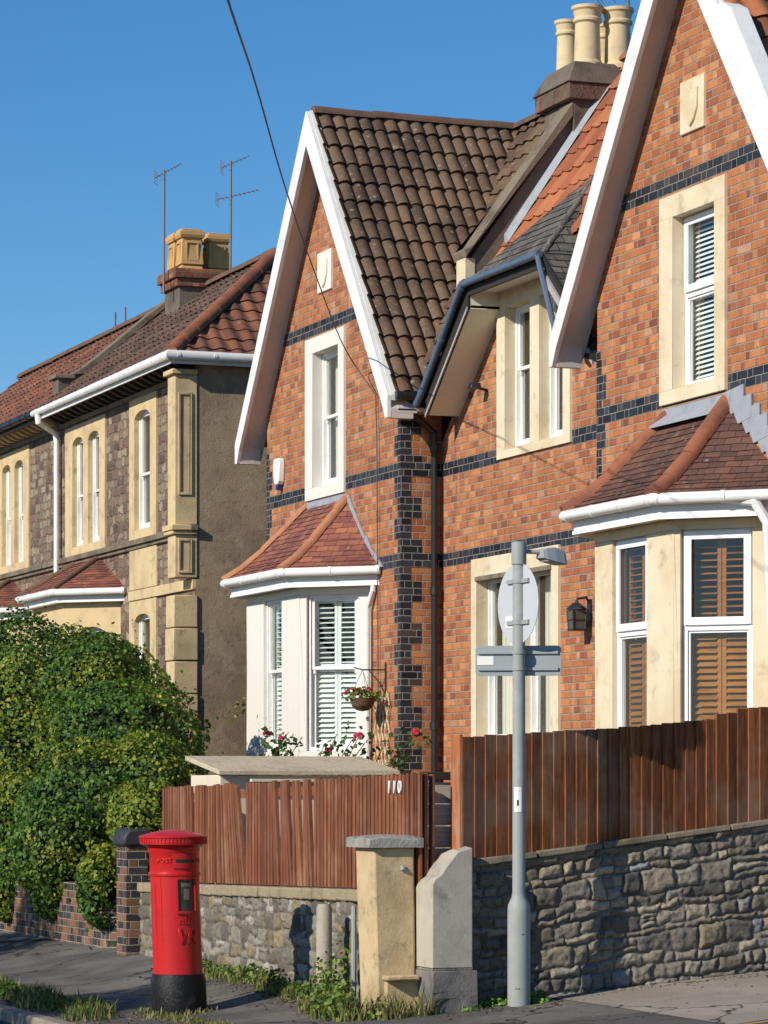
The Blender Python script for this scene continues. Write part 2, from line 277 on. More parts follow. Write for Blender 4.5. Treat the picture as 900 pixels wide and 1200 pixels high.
# ------------------------------------------------------------------ mesh helpers
BASE = {}
class MB:
    def __init__(s, Mx=None): s.v = []; s.f = []; s.uv = []; s.M = Mx or Matrix.Identity(4); s.tint = []; s.cur = (1, 1, 1)
    def face(s, pts, uv=None):
        pts = [Vector(p) for p in pts]
        if uv is None:
            n = Vector((0, 0, 0))
            for i in range(len(pts)): n += pts[i].cross(pts[(i+1) % len(pts)])
            a = [abs(c) for c in n]
            if a[2] > a[0] and a[2] > a[1]: uv = [(p.x, p.y) for p in pts]
            elif a[0] > a[1]: uv = [(p.y, p.z) for p in pts]
            else: uv = [(p.x, p.z) for p in pts]
        i0 = len(s.v); s.v += [s.M @ p for p in pts]; s.f.append(list(range(i0, i0+len(pts)))); s.uv += list(uv)
        s.tint.append(s.cur)
    def box(s, x0, x1, y0, y1, z0, z1):
        s.hexa([(x0, y0, z0), (x1, y0, z0), (x1, y1, z0), (x0, y1, z0), (x0, y0, z1), (x1, y0, z1), (x1, y1, z1), (x0, y1, z1)])
    def hexa(s, p):
        for f in ((3, 2, 1, 0), (4, 5, 6, 7), (0, 1, 5, 4), (1, 2, 6, 5), (2, 3, 7, 6), (3, 0, 4, 7)): s.face([p[i] for i in f])
    def prism(s, poly, vec):
        poly = [Vector(p) for p in poly]; vec = Vector(vec); top = [p+vec for p in poly]
        n = Vector((0, 0, 0))
        for i in range(len(poly)): n += poly[i].cross(poly[(i+1) % len(poly)])
        if n.dot(vec) > 0: poly, top = poly[::-1], top[::-1]
        s.face(poly); s.face(top[::-1])
        for i in range(len(poly)):
            j = (i+1) % len(poly); s.face([poly[j], poly[i], top[i], top[j]])
    def tube(s, pts, r, n=8, caps=True):
        pts = [Vector(p) for p in pts]; rings = []
        rr = r if hasattr(r, '__len__') else [r]*len(pts); up = None
        for i, p in enumerate(pts):
            a = (pts[i]-pts[i-1]).normalized() if i else None; b = (pts[i+1]-pts[i]).normalized() if i < len(pts)-1 else None
            d = (a+b).normalized() if a and b and (a+b).length > 1e-6 else (a or b)
            k = 1/max(.5, d.dot(a or d))
            if up is None: up = Vector((0, 0, 1)) if abs(d.z) < .9 else Vector((1, 0, 0))
            e = d.cross(up).normalized(); g = e.cross(d).normalized(); up = g
            rings.append([p+(e*math.cos(2*math.pi*t/n)+g*math.sin(2*math.pi*t/n))*rr[i]*k for t in range(n)])
        for i in range(len(rings)-1):
            for t in range(n):
                u = (t+1) % n; s.face([rings[i][t], rings[i+1][t], rings[i+1][u], rings[i][u]][::-1])
        if caps: s.face(rings[0]); s.face(rings[-1][::-1])
    def lathe(s, c, prof, n=24, a0=0, a1=2*math.pi):
        c = Vector(c)
        for (r0, z0), (r1, z1) in zip(prof, prof[1:]):
            for t in range(n):
                A, B = a0+(a1-a0)*t/n, a0+(a1-a0)*(t+1)/n
                P = lambda r, z, q: c+Vector((r*math.cos(q), r*math.sin(q), z))
                q = [P(r0, z0, A), P(r0, z0, B), P(r1, z1, B), P(r1, z1, A)]
                if r0 < 1e-6: q = q[1:]
                elif r1 < 1e-6: q = q[:3]
                s.face(q)
    def build(s, name, mat, parent=None, bevel=0, smooth=30, merge=True, tint=False, base=None):
        me = bpy.data.meshes.new(name); b = Vector(base) if base is not None else (BASE[parent.name] if parent else Vector((0, 0, 0)))
        me.from_pydata([tuple(p-b) for p in s.v], [], s.f)
        ul = me.uv_layers.new(name='UVMap'); ul.data.foreach_set('uv', np.array(s.uv, dtype=np.float32).ravel())
        if tint:
            at = me.color_attributes.new('tint', 'FLOAT_COLOR', 'CORNER'); ar = []
            for f, c in zip(s.f, s.tint): ar += [(*c, 1)]*len(f)
            at.data.foreach_set('color', np.array(ar, dtype=np.float32).ravel())
        if merge:
            bm = bmesh.new(); bm.from_mesh(me); bmesh.ops.remove_doubles(bm, verts=bm.verts, dist=1e-5); bm.to_mesh(me); bm.free()
        if smooth:
            me.shade_smooth(); me.set_sharp_from_angle(angle=R(smooth))
        me.materials.append(M[mat] if isinstance(mat, str) else mat)
        o = bpy.data.objects.new(name, me); S.collection.objects.link(o)
        if parent: o.parent = parent
        else: o.location = b
        BASE[o.name] = b
        if bevel:
            md = o.modifiers.new('bevel', 'BEVEL'); md.width = bevel; md.segments = 2; md.limit_method = 'ANGLE'; md.angle_limit = R(40); md.harden_normals = False
        return o
def tag(o, label, cat, group=None, kind=None):
    o['label'] = label; o['category'] = cat
    if group: o['group'] = group
    if kind: o['kind'] = kind
    return o
def thing(name, loc, label, cat, group=None):
    o = bpy.data.objects.new(name, None); o.empty_display_size = .3; S.collection.objects.link(o); o.location = loc
    BASE[o.name] = Vector(loc); return tag(o, label, cat, group)
def struct(o): o['kind'] = 'structure'; return o
def frame(P, e):
    """facet frame: x along e, y inwards, z up"""
    e = Vector((e[0], e[1], 0)).normalized(); i = Vector((-e.y, e.x, 0))
    return Matrix(((e.x, i.x, 0, P[0]), (e.y, i.y, 0, P[1]), (0, 0, 1, P[2] if len(P) > 2 else 0), (0, 0, 0, 1)))

def wall_sheet(mb, a0, a1, z0, z1, holes=(), clips=(), d=0, reveal=.12):
    """front face of a wall with rectangular openings, clipped by half planes (point, normal-out)"""
    xs = sorted({a0, a1, *[h[0] for h in holes], *[h[1] for h in holes]}); zs = sorted({z0, z1, *[h[2] for h in holes], *[h[3] for h in holes]})
    for i in range(len(xs)-1):
        for j in range(len(zs)-1):
            cx, cz = (xs[i]+xs[i+1])/2, (zs[j]+zs[j+1])/2
            if any(h[0] < cx < h[1] and h[2] < cz < h[3] for h in holes): continue
            poly = [(xs[i], zs[j]), (xs[i+1], zs[j]), (xs[i+1], zs[j+1]), (xs[i], zs[j+1])]
            for (px, pz), (nx, nz) in clips:
                out = []
                for k in range(len(poly)):
                    A, B = poly[k], poly[(k+1) % len(poly)]
                    da = (A[0]-px)*nx+(A[1]-pz)*nz; db = (B[0]-px)*nx+(B[1]-pz)*nz
                    if da <= 0: out.append(A)
                    if (da < 0) != (db < 0) and abs(da-db) > 1e-9:
                        t = da/(da-db); out.append((A[0]+(B[0]-A[0])*t, A[1]+(B[1]-A[1])*t))
                poly = out
                if len(poly) < 3: break
            if len(poly) >= 3: mb.face([(x, d, z) for x, z in poly])
    for h in holes:
        x0, x1, q0, q1 = h; e = d+reveal
        mb.face([(x0, d, q0), (x0, e, q0), (x0, e, q1), (x0, d, q1)]); mb.face([(x1, d, q0), (x1, d, q1), (x1, e, q1), (x1, e, q0)])
        mb.face([(x0, d, q1), (x0, e, q1), (x1, e, q1), (x1, d, q1)]); mb.face([(x0, d, q0), (x1, d, q0), (x1, e, q0), (x0, e, q0)])

def roof(name, pts, mat, parent, tw, tc, roll=.03, step=.02, prof='pan', lift=0., eave=None, under=True):
    """tiled slope clipped to the polygon pts (planar, 3-D); rows of real stepped, rolled tiles"""
    P = [Vector(p) for p in pts]; n = Vector((0, 0, 0))
    for i in range(len(P)): n += (P[i]-P[0]).cross(P[(i+1) % len(P)]-P[0])
    n.normalize()
    if n.z < 0: P = P[::-1]; n = -n
    U = Vector((0, 0, 1)).cross(n).normalized(); V = n.cross(U)
    O = P[0]; gu, gv = O.dot(U), O.dot(V); uv = [((p-O).dot(U), (p-O).dot(V)) for p in P]
    v0 = min(q[1] for q in uv); u0 = min(q[0] for q in uv)
    u0 = math.floor((u0+gu)/tw)*tw-gu; v0 = math.floor((v0+gv)/tc)*tc-gv   # courses line up from piece to piece
    W = max(q[0] for q in uv)-u0; H = max(q[1] for q in uv)-v0
    O = O+U*u0+V*v0; uv = [(a-u0, b-v0) for a, b in uv]
    ns = 8 if roll > 0 else 1; nu = int(W/tw*ns)+2; nv = int(H/tc)+2
    def h(u):
        if roll <= 0: return 0
        t = (u/tw) % 1
        if prof == 'pan': return roll*1.25*abs(math.sin(math.pi*t))**.7
        if prof == 'roman': return roll*max(0., 1-abs(t-.5)/.16)**.5
        return roll*(.5-.5*math.cos(2*math.pi*t)+.25*math.sin(2*math.pi*t))
    vs = []; fs = []; uvs = []
    for j in range(nv):
        for (vv, dz) in ((j*tc, step), ((j+1)*tc, .0)):
            for i in range(nu):
                u = i*tw/ns; jit = (math.sin(i//ns*12.9+j*78.2)*43758.5) % 1
                vs.append(O+U*u+V*(vv-(.028*jit if dz else 0))+n*(h(u)+dz*(.65+.6*jit)+lift)); uvs.append((u+1e-4, vv+(1e-3 if dz else -1e-3)))
    for r in range(nv*2-1):
        for i in range(nu-1):
            a = r*nu+i; fs.append((a, a+1, a+nu+1, a+nu))
    me = bpy.data.meshes.new(name); me.from_pydata([tuple(v) for v in vs], [], fs)
    ul = me.uv_layers.new(name='UVMap'); li = np.zeros(len(me.loops), dtype=np.int32); me.loops.foreach_get('vertex_index', li)
    ul.data.foreach_set('uv', np.array(uvs, dtype=np.float32)[li].ravel())
    bm = bmesh.new(); bm.from_mesh(me)
    for i in range(len(P)):
        A, B = P[i], P[(i+1) % len(P)]; en = (B-A).cross(n).normalized()
        bmesh.ops.bisect_plane(bm, geom=bm.verts[:]+bm.edges[:]+bm.faces[:], dist=1e-5, plane_co=A, plane_no=en, clear_outer=True)
    if under:
        q = [bm.verts.new(p-n*.02) for p in P]; f = bm.faces.new(q)
        q2 = [bm.verts.new(p-n*.07) for p in P]; bm.faces.new(q2[::-1])
        for i in range(len(P)):
            j = (i+1) % len(P); bm.faces.new((q[i], q2[i], q2[j], q[j]))
    b = BASE[parent.name]; bmesh.ops.translate(bm, verts=bm.verts, vec=-b); bm.to_mesh(me); bm.free()
    me.shade_smooth(); me.set_sharp_from_angle(angle=R(38)); me.materials.append(M[mat])
    o = bpy.data.objects.new(name, me); S.collection.objects.link(o); o.parent = parent; BASE[o.name] = b
    return o

def ridge(parent, pts, mat, r=.11, seg=.33, name='ridge_tiles', bed=None):
    mb = MB(); pts = [Vector(p) for p in pts]
    for A, B in zip(pts, pts[1:]):
        d = B-A; L = d.length; k = max(1, round(L/seg)); d.normalize(); e = d.cross(Vector((0, 0, 1))).normalized(); g = e.cross(d)
        for i in range(k):
            a = A+d*(L*i/k); c = A+d*(L*(i+1)/k+.02); jj = random.uniform(-.006, .006)
            for (p, q, rr, r2) in ((a, c, r*1.0, r*.93),):
                ra = []
                for (o, ra_) in ((p, rr), (q, r2)):
                    ra.append([o+(e*math.cos(t*math.pi/8)*ra_+g*(math.sin(t*math.pi/8)*ra_-.25*r+jj)) for t in range(9)])
                for t in range(8): mb.face([ra[0][t], ra[1][t], ra[1][t+1], ra[0][t+1]][::-1])
                mb.face(ra[0]); mb.face(ra[1][::-1])
    return mb.build(name, mat, parent, smooth=35)

def gutter(parent, path, mat, r=.055, name='gutter', brk=.7, fascia=None):
    """half round gutter along a path with joint collars"""
    mb = MB(); mb.tube(path, r, 10)
    for A, B in zip(path, path[1:]):
        A, B = Vector(A), Vector(B); L = (B-A).length; k = max(1, int(L/brk))
        for i in range(k+1):
            p = A.lerp(B, min(.97, max(.03, i/k))); d = (B-A).normalized()*.025
            mb.tube([p-d, p+d], r*1.16, 10)
    return mb.build(name, mat, parent, smooth=40)

# ------------------------------------------------------------------ windows
def ring(mb, a0, a1, z0, z1, d0, d1, w, wb=None, wt=None):
    wb = wb or w; wt = wt or w
    mb.box(a0, a0+w, d0, d1, z0, z1); mb.box(a1-w, a1, d0, d1, z0, z1)
    mb.box(a0+w, a1-w, d0, d1, z0, z0+wb); mb.box(a0+w, a1-w, d0, d1, z1-wt, z1)
def window(parent, Mx, a0, a1, z0, z1, d, style='sash', zr=None, mat='white', dressing=None, bars=0, arch=0):
    """one window: frame with its glazing and whatever hangs behind it"""
    zr = zr or (z0+z1)/2; mb = MB(Mx); gl = MB(Mx)
    if style == 'sash':
        ring(mb, a0, a1, z0, z1, d, d+.11, .035, .05)
        b0, b1 = a0+.036, a1-.036
        ring(mb, b0, b1, zr-.02, z1-.036, d+.025, d+.06, .042, .04)
        ring(mb, b0, b1, z0+.051, zr+.02, d+.063, d+.1, .042, .07, .04)
        for s_ in (b0+.02, b1-.05): mb.box(s_, s_+.03, d+.035, d+.063, zr-.075, zr-.021)
        gl.face([(b0+.04, d+.045, zr), (b1-.04, d+.045, zr), (b1-.04, d+.045, z1-.06), (b0+.04, d+.045, z1-.06)])
        gl.face([(b0+.04, d+.083, z0+.1), (b1-.04, d+.083, z0+.1), (b1-.04, d+.083, zr), (b0+.04, d+.083, zr)])
    else:
        ring(mb, a0, a1, z0, z1, d+.012, d+.08, .05)
        mb.box(a0+.051, a1-.051, d+.012, d+.08, zr-.035, zr+.035)
        ring(mb, a0+.02, a1-.02, zr+.02, z1-.02, d-.012, d+.011, .075)
        ring(mb, a0+.051, a1-.051, z0+.051, zr-.036, d+.03, d+.07, .022)
        gl.face([(a0+.05, d+.03, zr), (a1-.05, d+.03, zr), (a1-.05, d+.03, z1-.05), (a0+.05, d+.03, z1-.05)])
        gl.face([(a0+.05, d+.05, z0+.05), (a1-.05, d+.05, z0+.05), (a1-.05, d+.05, zr), (a0+.05, d+.05, zr)])
    f = mb.build('window', mat, parent, bevel=.004, smooth=0)
    gl.build('pane', 'glass', f, smooth=0, merge=False)
    if dressing == 'curtain' or dressing == 'net':
        for (c0, c1) in (((a0, a0+(a1-a0)*.36), (a1-(a1-a0)*.3, a1)) if dressing == 'curtain' else ((a0, a1),)):
            cm = MB(Mx); n = 24; pr = None
            for i in range(n+1):
                a = c0+(c1-c0)*i/n; y = d+.2+.025*math.sin(i*1.7)+.012*math.sin(i*4.1)
                if pr: cm.face([(pr[0], pr[1], z0-.05), (a, y, z0-.05), (a, y, z1+.05), (pr[0], pr[1], z1+.05)])
                pr = (a, y)
            cm.build('curtain', 'curtain', f, smooth=60)
    if dressing == 'blind':
        cm = MB(Mx); z = z0
        while z < z1:
            cm.face([(a0+.04, d+.1, z), (a1-.02, d+.1, z), (a1-.02, d+.125, z+.032), (a0+.04, d+.125, z+.032)]); z += .05
        for aa in (a0+.15, a1-.15): cm.box(aa, aa+.004, d+.095, d+.098, z0, z1)
        cm.build('venetian_blind', 'blind', f, smooth=0)
    if dressing in ('shut_w', 'shut_o'):
        upper_open = dressing == 'shut_w'
        mt = 'shutter_w' if dressing == 'shut_w' else 'shutter_o'; cm = MB(Mx); dd = d+.125
        c = (a0+a1)/2; tilt = .028 if dressing == 'shut_w' else .02
        for (l, r_) in ((a0+.04, c-.004), (c+.004, a1-.04)):
            for (q0, q1) in ((z0+.06, zr-.01), (zr+.01, z1-.06)):
                ring(cm, l, r_, q0, q1, dd, dd+.03, .042)
                n = int((q1-q0-.1)/.062); op = q0 > zr-.1
                for i in range(n):
                    z = q0+.055+i*(q1-q0-.1)/n
                    t0, t1 = (.012, .012) if op else ((.01, .045) if dressing == 'shut_w' else (.004, .048))
                    cm.hexa([(l+.042, dd-.014, z), (r_-.042, dd-.014, z), (r_-.042, dd+.04, z+t1), (l+.042, dd+.04, z+t1),
                             (l+.042, dd-.014, z+.009), (r_-.042, dd-.014, z+.009), (r_-.042, dd+.04, z+t1+.009), (l+.042, dd+.04, z+t1+.009)])
        cm.build('shutter', mt, f, smooth=0)
    return f
def surround(parent, Mx, a0, a1, z0, z1, ops, mat, d0=-.035, d1=.2, name='window_surround', arch=0, sill=True, bevel=.012):
    """stone frame around one or two openings ops=[(a,b,z0,z1)]; arch = rise of the segmental head"""
    mb = MB(Mx); xs = [a0]; 
    for o in ops: xs += [o[0], o[1]]
    xs.append(a1); zb, zt = ops[0][2], ops[0][3]
    for i in range(0, len(xs), 2): mb.box(xs[i], xs[i+1], d0, d1, zb, zt)
    mb.box(a0, a1, d0, d1, z0, zb-.0005)
    if not arch: mb.box(a0, a1, d0, d1, zt+.0005, z1)
    else:
        mb.box(a0, a1, d0, d1, zt+.0005, z1)
        for o in ops:
            w_ = o[1]-o[0]; n = 8
            for i in range(n):
                t0, t1 = i/n*2-1, (i+1)/n*2-1
                q0, q1 = zt-arch*(1-math.sqrt(max(0, 1-t0*t0*.96))), zt-arch*(1-math.sqrt(max(0, 1-t1*t1*.96)))
                A, B = o[0]+w_*i/n, o[0]+w_*(i+1)/n
                mb.hexa([(A, d0, q0), (B, d0, q1), (B, d1, q1), (A, d1, q0), (A, d0, zt), (B, d0, zt), (B, d1, zt), (A, d1, zt)])
    if sill: 
        for o in ops: mb.hexa([(o[0], d0-.0, zb), (o[1], d0, zb), (o[1], d1, zb), (o[0], d1, zb), (o[0], d0, zb+.004), (o[1], d0, zb+.004), (o[1], d1, zb+.05), (o[0], d1, zb+.05)])
    return mb.build(name, mat, parent, bevel=0 if arch else bevel, smooth=25)
# ================================================================== SETTING: ground
def gz(x, y):
    t = y+4.6; z = .05+.085*t if t > -1.2 else -.052+.03*(t+1.2)
    z = max(z, -.25)
    if t > 3.6: z = .05+.085*3.6+.06*(t-3.6)
    z = min(z, 1.6)
    z -= .1*min(1, max(0, (-7.12-y)/.14))*min(1, max(0, (6.2-x)/1.5)); sx = min(1, max(0, (4.6-x)/1.6)); sy = min(1, max(0, (y+5.7)/1.0)); return z+.11*sx*sy
def ground_mesh():
    xs = [-900, -300, -120, -60, -40]+[-30+i*.5 for i in range(0, 121)]+[40, 80, 300, 900]
    ys = [-900, -300, -100, -50, -30]+sorted([-22+i*.4 for i in range(0, 66)]+[-7.26, -7.12])+[8, 20, 60, 300, 900]
    mb = MB(); V = [[(x, y, gz(x, y)) for x in xs] for y in ys]
    for j in range(len(ys)-1):
        for i in range(len(xs)-1): mb.face([V[j][i], V[j][i+1], V[j+1][i+1], V[j+1][i]])
    return mb.build('pavement', 'asphalt', smooth=60)
struct(ground_mesh())
def slab(name, x0, x1, y0, y1, z, mat):
    mb = MB(); n = 12
    for i in range(n):
        for j in range(n):
            P = lambda a, b: (x0+(x1-x0)*a/n, y0+(y1-y0)*b/n, z+.05*math.sin(a*2.1+b)*math.sin(b*1.7))
            mb.face([P(i, j), P(i+1, j), P(i+1, j+1), P(i, j+1)])
    struct(mb.build(name, mat, smooth=60))
slab('garden_ground', -40, 5.2, -4.4, 14, .85, 'soil')
slab('side_garden_ground', 5.2, 6.0, -3.8, 14, .85, 'soil')

# ================================================================== brick houses
I4 = Matrix.Identity(4); ZA, ZE, HW, SL_ = 10.95, 6.87, 3.07, 1.33
def rake(xc, z, dx=0): return ((xc, z), (-SL_, 1)), ((xc, z), (SL_, 1))
def gable_clips(xc, drop=.12): 
    return [((xc, ZA-drop), (-SL_, 1)), ((xc, ZA-drop), (SL_, 1))]
ROW = .088
def band(H, x0, x1, k, y=-.004):
    m = MB(); m.box(x0, x1, y, y+.05, k*ROW, (k+2)*ROW); m.build('blue_brick_band', 'blue_brick', H, smooth=0)
def gable_house(H, x0, x1, xc, wx, ops_up, bay_hole, quoin_l=True, quoin_r=True):
    """front wall, bands, quoins, gable roof, barge boards of one projecting gable"""
    b = MB(); wall_sheet(b, x0, x1, .3, 10.9, [(wx-.75, wx+.7, 5.9, 8.03), bay_hole], gable_clips(xc))
    b.build('front_wall', 'brick', H, smooth=0, merge=False)
    l = xc-(ZA-.12-8.27)/SL_; r = xc+(ZA-.12-8.27)/SL_
    band(H, l, r, 92); band(H, x0, wx-.77, 67); band(H, wx+.77, x1, 67)
    band(H, bay_hole[1]+.14, x1, 54); band(H, x0, bay_hole[0]-.2, 54)
    q = MB(); q2 = MB()
    for k in range(4, 76, 3):
        wd = .22 if (k//3) % 2 else .11; wr = .13 if (k//3) % 2 else .27
        if quoin_l: q.box(x0-.004, x0+wd, -.007, .2, k*ROW, (k+3)*ROW)
        if quoin_r: q2.box(x1-wd, x1+.004, -.007, wr, k*ROW, (k+3)*ROW)
    for z in (q, q2): z.build('blue_brick_quoin', 'blue_brick', H, smooth=0)
def barge(H, xc, ext=False):
    y0, y1 = -.35, -.29
    for s in (-1, 1):
        m = MB(); A = (xc, ZA+.04); B = (xc+s*HW, ZE-.02); h = .46
        poly = [(A[0], y0, A[1]), (B[0], y0, B[1]), (B[0]-s*.02, y0, B[1]-.3), (B[0]-s*.15, y0, B[1]-.3), (B[0]-s*.15, y0, B[1]-.24+.1), (A[0], y0, A[1]-h)]
        poly = [(A[0]-s*0, y0-(.001 if s > 0 else 0), A[1]), (B[0], y0, B[1]), (B[0], y0, B[1]-.28), (B[0]-s*.08, y0, B[1]-.28), (B[0]-s*.08-s*.1, y0, B[1]-h+.36), (A[0], y0, A[1]-h)]
        m.prism(poly, (0, .06, 0)); m.build('barge_board', 'white', H, bevel=.008, smooth=0)
        m = MB()   # bed mould behind and on top of the board
        P = lambda x, y, z: (x, y, z)
        m.hexa([P(A[0], y0+.06, A[1]-.06), P(B[0], y0+.06, B[1]-.06), P(B[0], y0+.15, B[1]-.06), P(A[0], y0+.15, A[1]-.06),
                P(A[0], y0+.06, A[1]+.012), P(B[0], y0+.06, B[1]+.012), P(B[0], y0+.15, B[1]+.012), P(A[0], y0+.15, A[1]+.012)])
        m.build('verge_capping', 'white', H, smooth=0)
        m = MB(); za, zb = A[1]-.16, B[1]-.16
        m.hexa([P(A[0], -.292, za-.05), P(B[0], -.292, zb-.05), P(B[0], .05, zb-.05), P(A[0], .05, za-.05),
                P(A[0], -.292, za), P(B[0], -.292, zb), P(B[0], .05, zb), P(A[0], .05, za)])
        m.build('soffit', 'soffit', H, smooth=0)
        m = MB()   # boxed foot of the verge
        m.prism([(B[0]-s*.002, -.288, B[1]-.2), (B[0]-s*.002, -.288, B[1]-.279), (B[0]-s*.1, -.288, B[1]-.279), (B[0]-s*.12, -.288, B[1]-.2+.16)], (0, .29, 0))
        m.build('verge_box', 'soffit', H, smooth=0)
        if ext and s > 0:
            m = MB(); C = (xc+1.05, ZA+.04-1.05*SL_)
            m.prism([(C[0]-.02, y0+.03, C[1]+.05), (C[0]+.2, y0+.03, C[1]-.05), (B[0]+.17, y0+.03, B[1]+.03), (B[0], y0+.03, B[1]-.25), (C[0]-.02, y0+.03, C[1]-.25)], (0, .2, 0))
            m.build('verge_box', 'white', H, bevel=.008, smooth=0)
def shield(H, x, mat):
    m = MB(); m.box(x-.3, x+.24, -.03, .05, 8.63, 9.17); p = m.build('date_stone', mat, H, bevel=.008)
    m = MB(); o = [(-.17, 9.06), (-.08, 9.1), (0, 9.05), (.08, 9.1), (.15, 9.05), (.14, 8.85), (.07, 8.74), (-.02, 8.68), (-.11, 8.75), (-.17, 8.86)]
    m.prism([(x-.02+a, -.055, z) for a, z in o], (0, .03, 0)); m.build('shield', mat, p, bevel=.008)
def bay(H, A, B, C, D, w_front, w_side, mat, topx, tile, zt=5.79, zg=4.76, hipm='ridge_red', dress='shut_w', style='sash', post=.07, gl_mat='gutter_white', lead=False, fr='white', zs=2.45, zh=4.48):
    """canted bay: A,D on the wall, B,C out in front (x,y)"""
    pts = [Vector((*p, 0)) for p in (A, B, C, D)]
    fac = [(pts[0], pts[1], w_side), (pts[1], pts[2], w_front), (pts[2], pts[3], w_side)]
    body = MB(); 
    for i, (P, Q, ops) in enumerate(fac):
        e = Q-P; L = e.length; Mx = frame(P, e); m = MB(Mx)
        if i == 0: ops = [(L-b_, L-a_) for a_, b_ in ops]
        xs = [0.]
        for o in ops: xs += [o[0], o[1]]
        xs.append(L)
        for k in range(0, len(xs), 2):
            m.box(xs[k], xs[k+1], 0, .17, zs, zh)
        m.box(0, L, -.006, .17, zh+.0005, zh+.1); m.box(0, L, .004, .17, zh+.101, 4.74); m.box(0, L, -.02, .17, zs-.1, zs-.002); m.box(0, L, 0.002, .17, .3, zs-.102)
        for s_, f_, uv_, t_ in ((m.v, m.f, m.uv, m.tint),):
            k0 = len(body.v); body.v += s_; body.f += [[q+k0 for q in f] for f in f_]; body.uv += uv_; body.tint += t_
        for o in ops:
            window(H, Mx, o[0]+.003, o[1]-.003, zs+.002, zh-.002, .045, style, zr=3.53, mat=fr, dressing=dress)
    body.build('bay_post', mat, H, bevel=.006, smooth=0)
    def off(d):
        ps = [Vector(p) for p in ((*A,), (*B,), (*C,), (*D,))]; n1 = Vector((-1, -1)).normalized(); n2 = Vector((0, -1)); n3 = Vector((1, -1)).normalized()
        t = math.tan(R(22.5))
        return [(A[0]-d*1.414, 0), (B[0]-d*t, B[1]-d), (C[0]+d*t, C[1]-d), (D[0]+d*1.414, 0)]
    ceil = MB(); o1 = off(.0); o2 = off(.2); o3 = off(.26)
    def strip(mb, q, z0, z1, th=.03):
        for P, Q in zip(q, q[1:]):
            e = Vector((Q[0]-P[0], Q[1]-P[1], 0)); mb.M = frame((P[0], P[1]), e); mb.box(0, e.length, 0, th, z0, z1)
        mb.M = I4
    for a, b_, z in ((o1, o2, 4.585),):
        for i in range(3):
            ceil.face([(*a[i], z), (*b_[i], z), (*b_[i+1], z), (*a[i+1], z)]); ceil.face([(*a[i], z+.02), (*a[i+1], z+.02), (*b_[i+1], z+.02), (*b_[i], z+.02)])
    ceil.build('bay_soffit', mat, H, smooth=0)
    fm = MB(); strip(fm, o2, 4.575, 4.73); fm.build('bay_fascia', gl_mat, H, smooth=0)
    q_ = off(.215)
    for P, Q in zip(q_, q_[1:]): fm = MB(); strip(fm, [P, Q], 4.57, 4.605, .014); fm.build('fascia_bead', 'upvc', H, smooth=0)
    gp = off(.29); gp[0] = (gp[0][0], -.02); gp[3] = (gp[3][0], -.02)
    gutter(H, [(*p, zg) for p in gp], gl_mat)
    e = off(.3); T = [(topx[0], 0), (topx[0], 0), (topx[1], 0), (topx[1], 0)]
    lev = [0, .22, .48, 1.]; zz = [zg+.03, zg+.03+(zt-zg)*.15, zg+.03+(zt-zg)*.39, zt]
    def Pt(i, k):
        t = lev[k]; return Vector((e[i][0]+(T[i][0]-e[i][0])*t, e[i][1]*(1-t), zz[k]))
    for k in range(3):
        for i in range(3):
            pl = [Pt(i, k), Pt(i+1, k), Pt(i+1, k+1), Pt(i, k+1)]
            if (pl[2]-pl[3]).length < 1e-4: pl = pl[:3]
            roof('bay_roof', pl, tile, H, .165, .1, 0, .012, under=True)
    for i, mt in ((1, hipm), (2, hipm)):
        ridge(H, [Pt(i, k)+Vector((0, 0, .02)) for k in range(4)], mt, .075 if not lead else .1, .3, 'hip_tiles')
    if lead:
        m = MB(); n = 9
        for i in range(n):
            t = i/n; p = Pt(3, 0).lerp(Pt(3, 3), t); q = Pt(3, 0).lerp(Pt(3, 3), (i+1)/n)
            m.prism([(p.x-.04, -.01, p.z-.02), (p.x+.24, -.01, p.z+.02), (p.x+.24, -.01, q.z+.14), (q.x-.04, -.01, q.z+.1)], (0, -.015-.004*(i % 2), 0))
        m.box(topx[0]-.05, topx[1]+.12, -.03, -.005, zt-.04, zt+.085)
        m.hexa([(topx[0]-.02, -.2, zt-.12), (topx[1]+.08, -.2, zt-.12), (topx[1]+.08, -.02, zt+.0), (topx[0]-.02, -.02, zt+.0),
                (topx[0]-.02, -.2, zt-.1), (topx[1]+.08, -.2, zt-.1), (topx[1]+.08, -.02, zt+.03), (topx[0]-.02, -.02, zt+.03)])
        m.build('lead_flashing', 'lead', H, smooth=0)
    else:
        m = MB()
        for k in range(3):
            for i_, d in ((3, 1), (0, -1)):
                p, q = Pt(i_, k), Pt(i_, k+1); m.prism([(p.x, -.008, p.z), (p.x+.06*d, -.008, p.z), (q.x+.07*d, -.008, q.z+.05), (q.x, -.008, q.z)], (0, -.02, 0))
        m.box(topx[0]-.03, topx[1]+.05, -.025, -.005, zt-.03, zt+.06); m.build('lead_flashing', 'lead', H, smooth=0)
    return off, Pt

# ---------------- house 110 (left gable) and the house right of it
HL = thing('brick_house', (-8.6, 0, 0), 'red brick house with white louvred bay window and weathered brown pantile gable roof', 'house', 'pair of gabled brick houses')
HR = thing('brick_house', (1.0, 0, 0), 'red brick house with cream stone bay, brown wooden shutters and orange roof tiles', 'house', 'pair of gabled brick houses')
XL0, XL1, XLC = -11.27, -5.96, -8.61
XR0, XR1, XRC = 0.0, 5.3, 2.55
PTY = -4.45; MW = .55
gable_house(HL, XL0, XL1, XLC, -8.78, None, (-10.5, -7.1, .9, 4.6))
gable_house(HR, XR0, XR1, XRC, 2.37, None, (.9, 4.15, .9, 4.6))
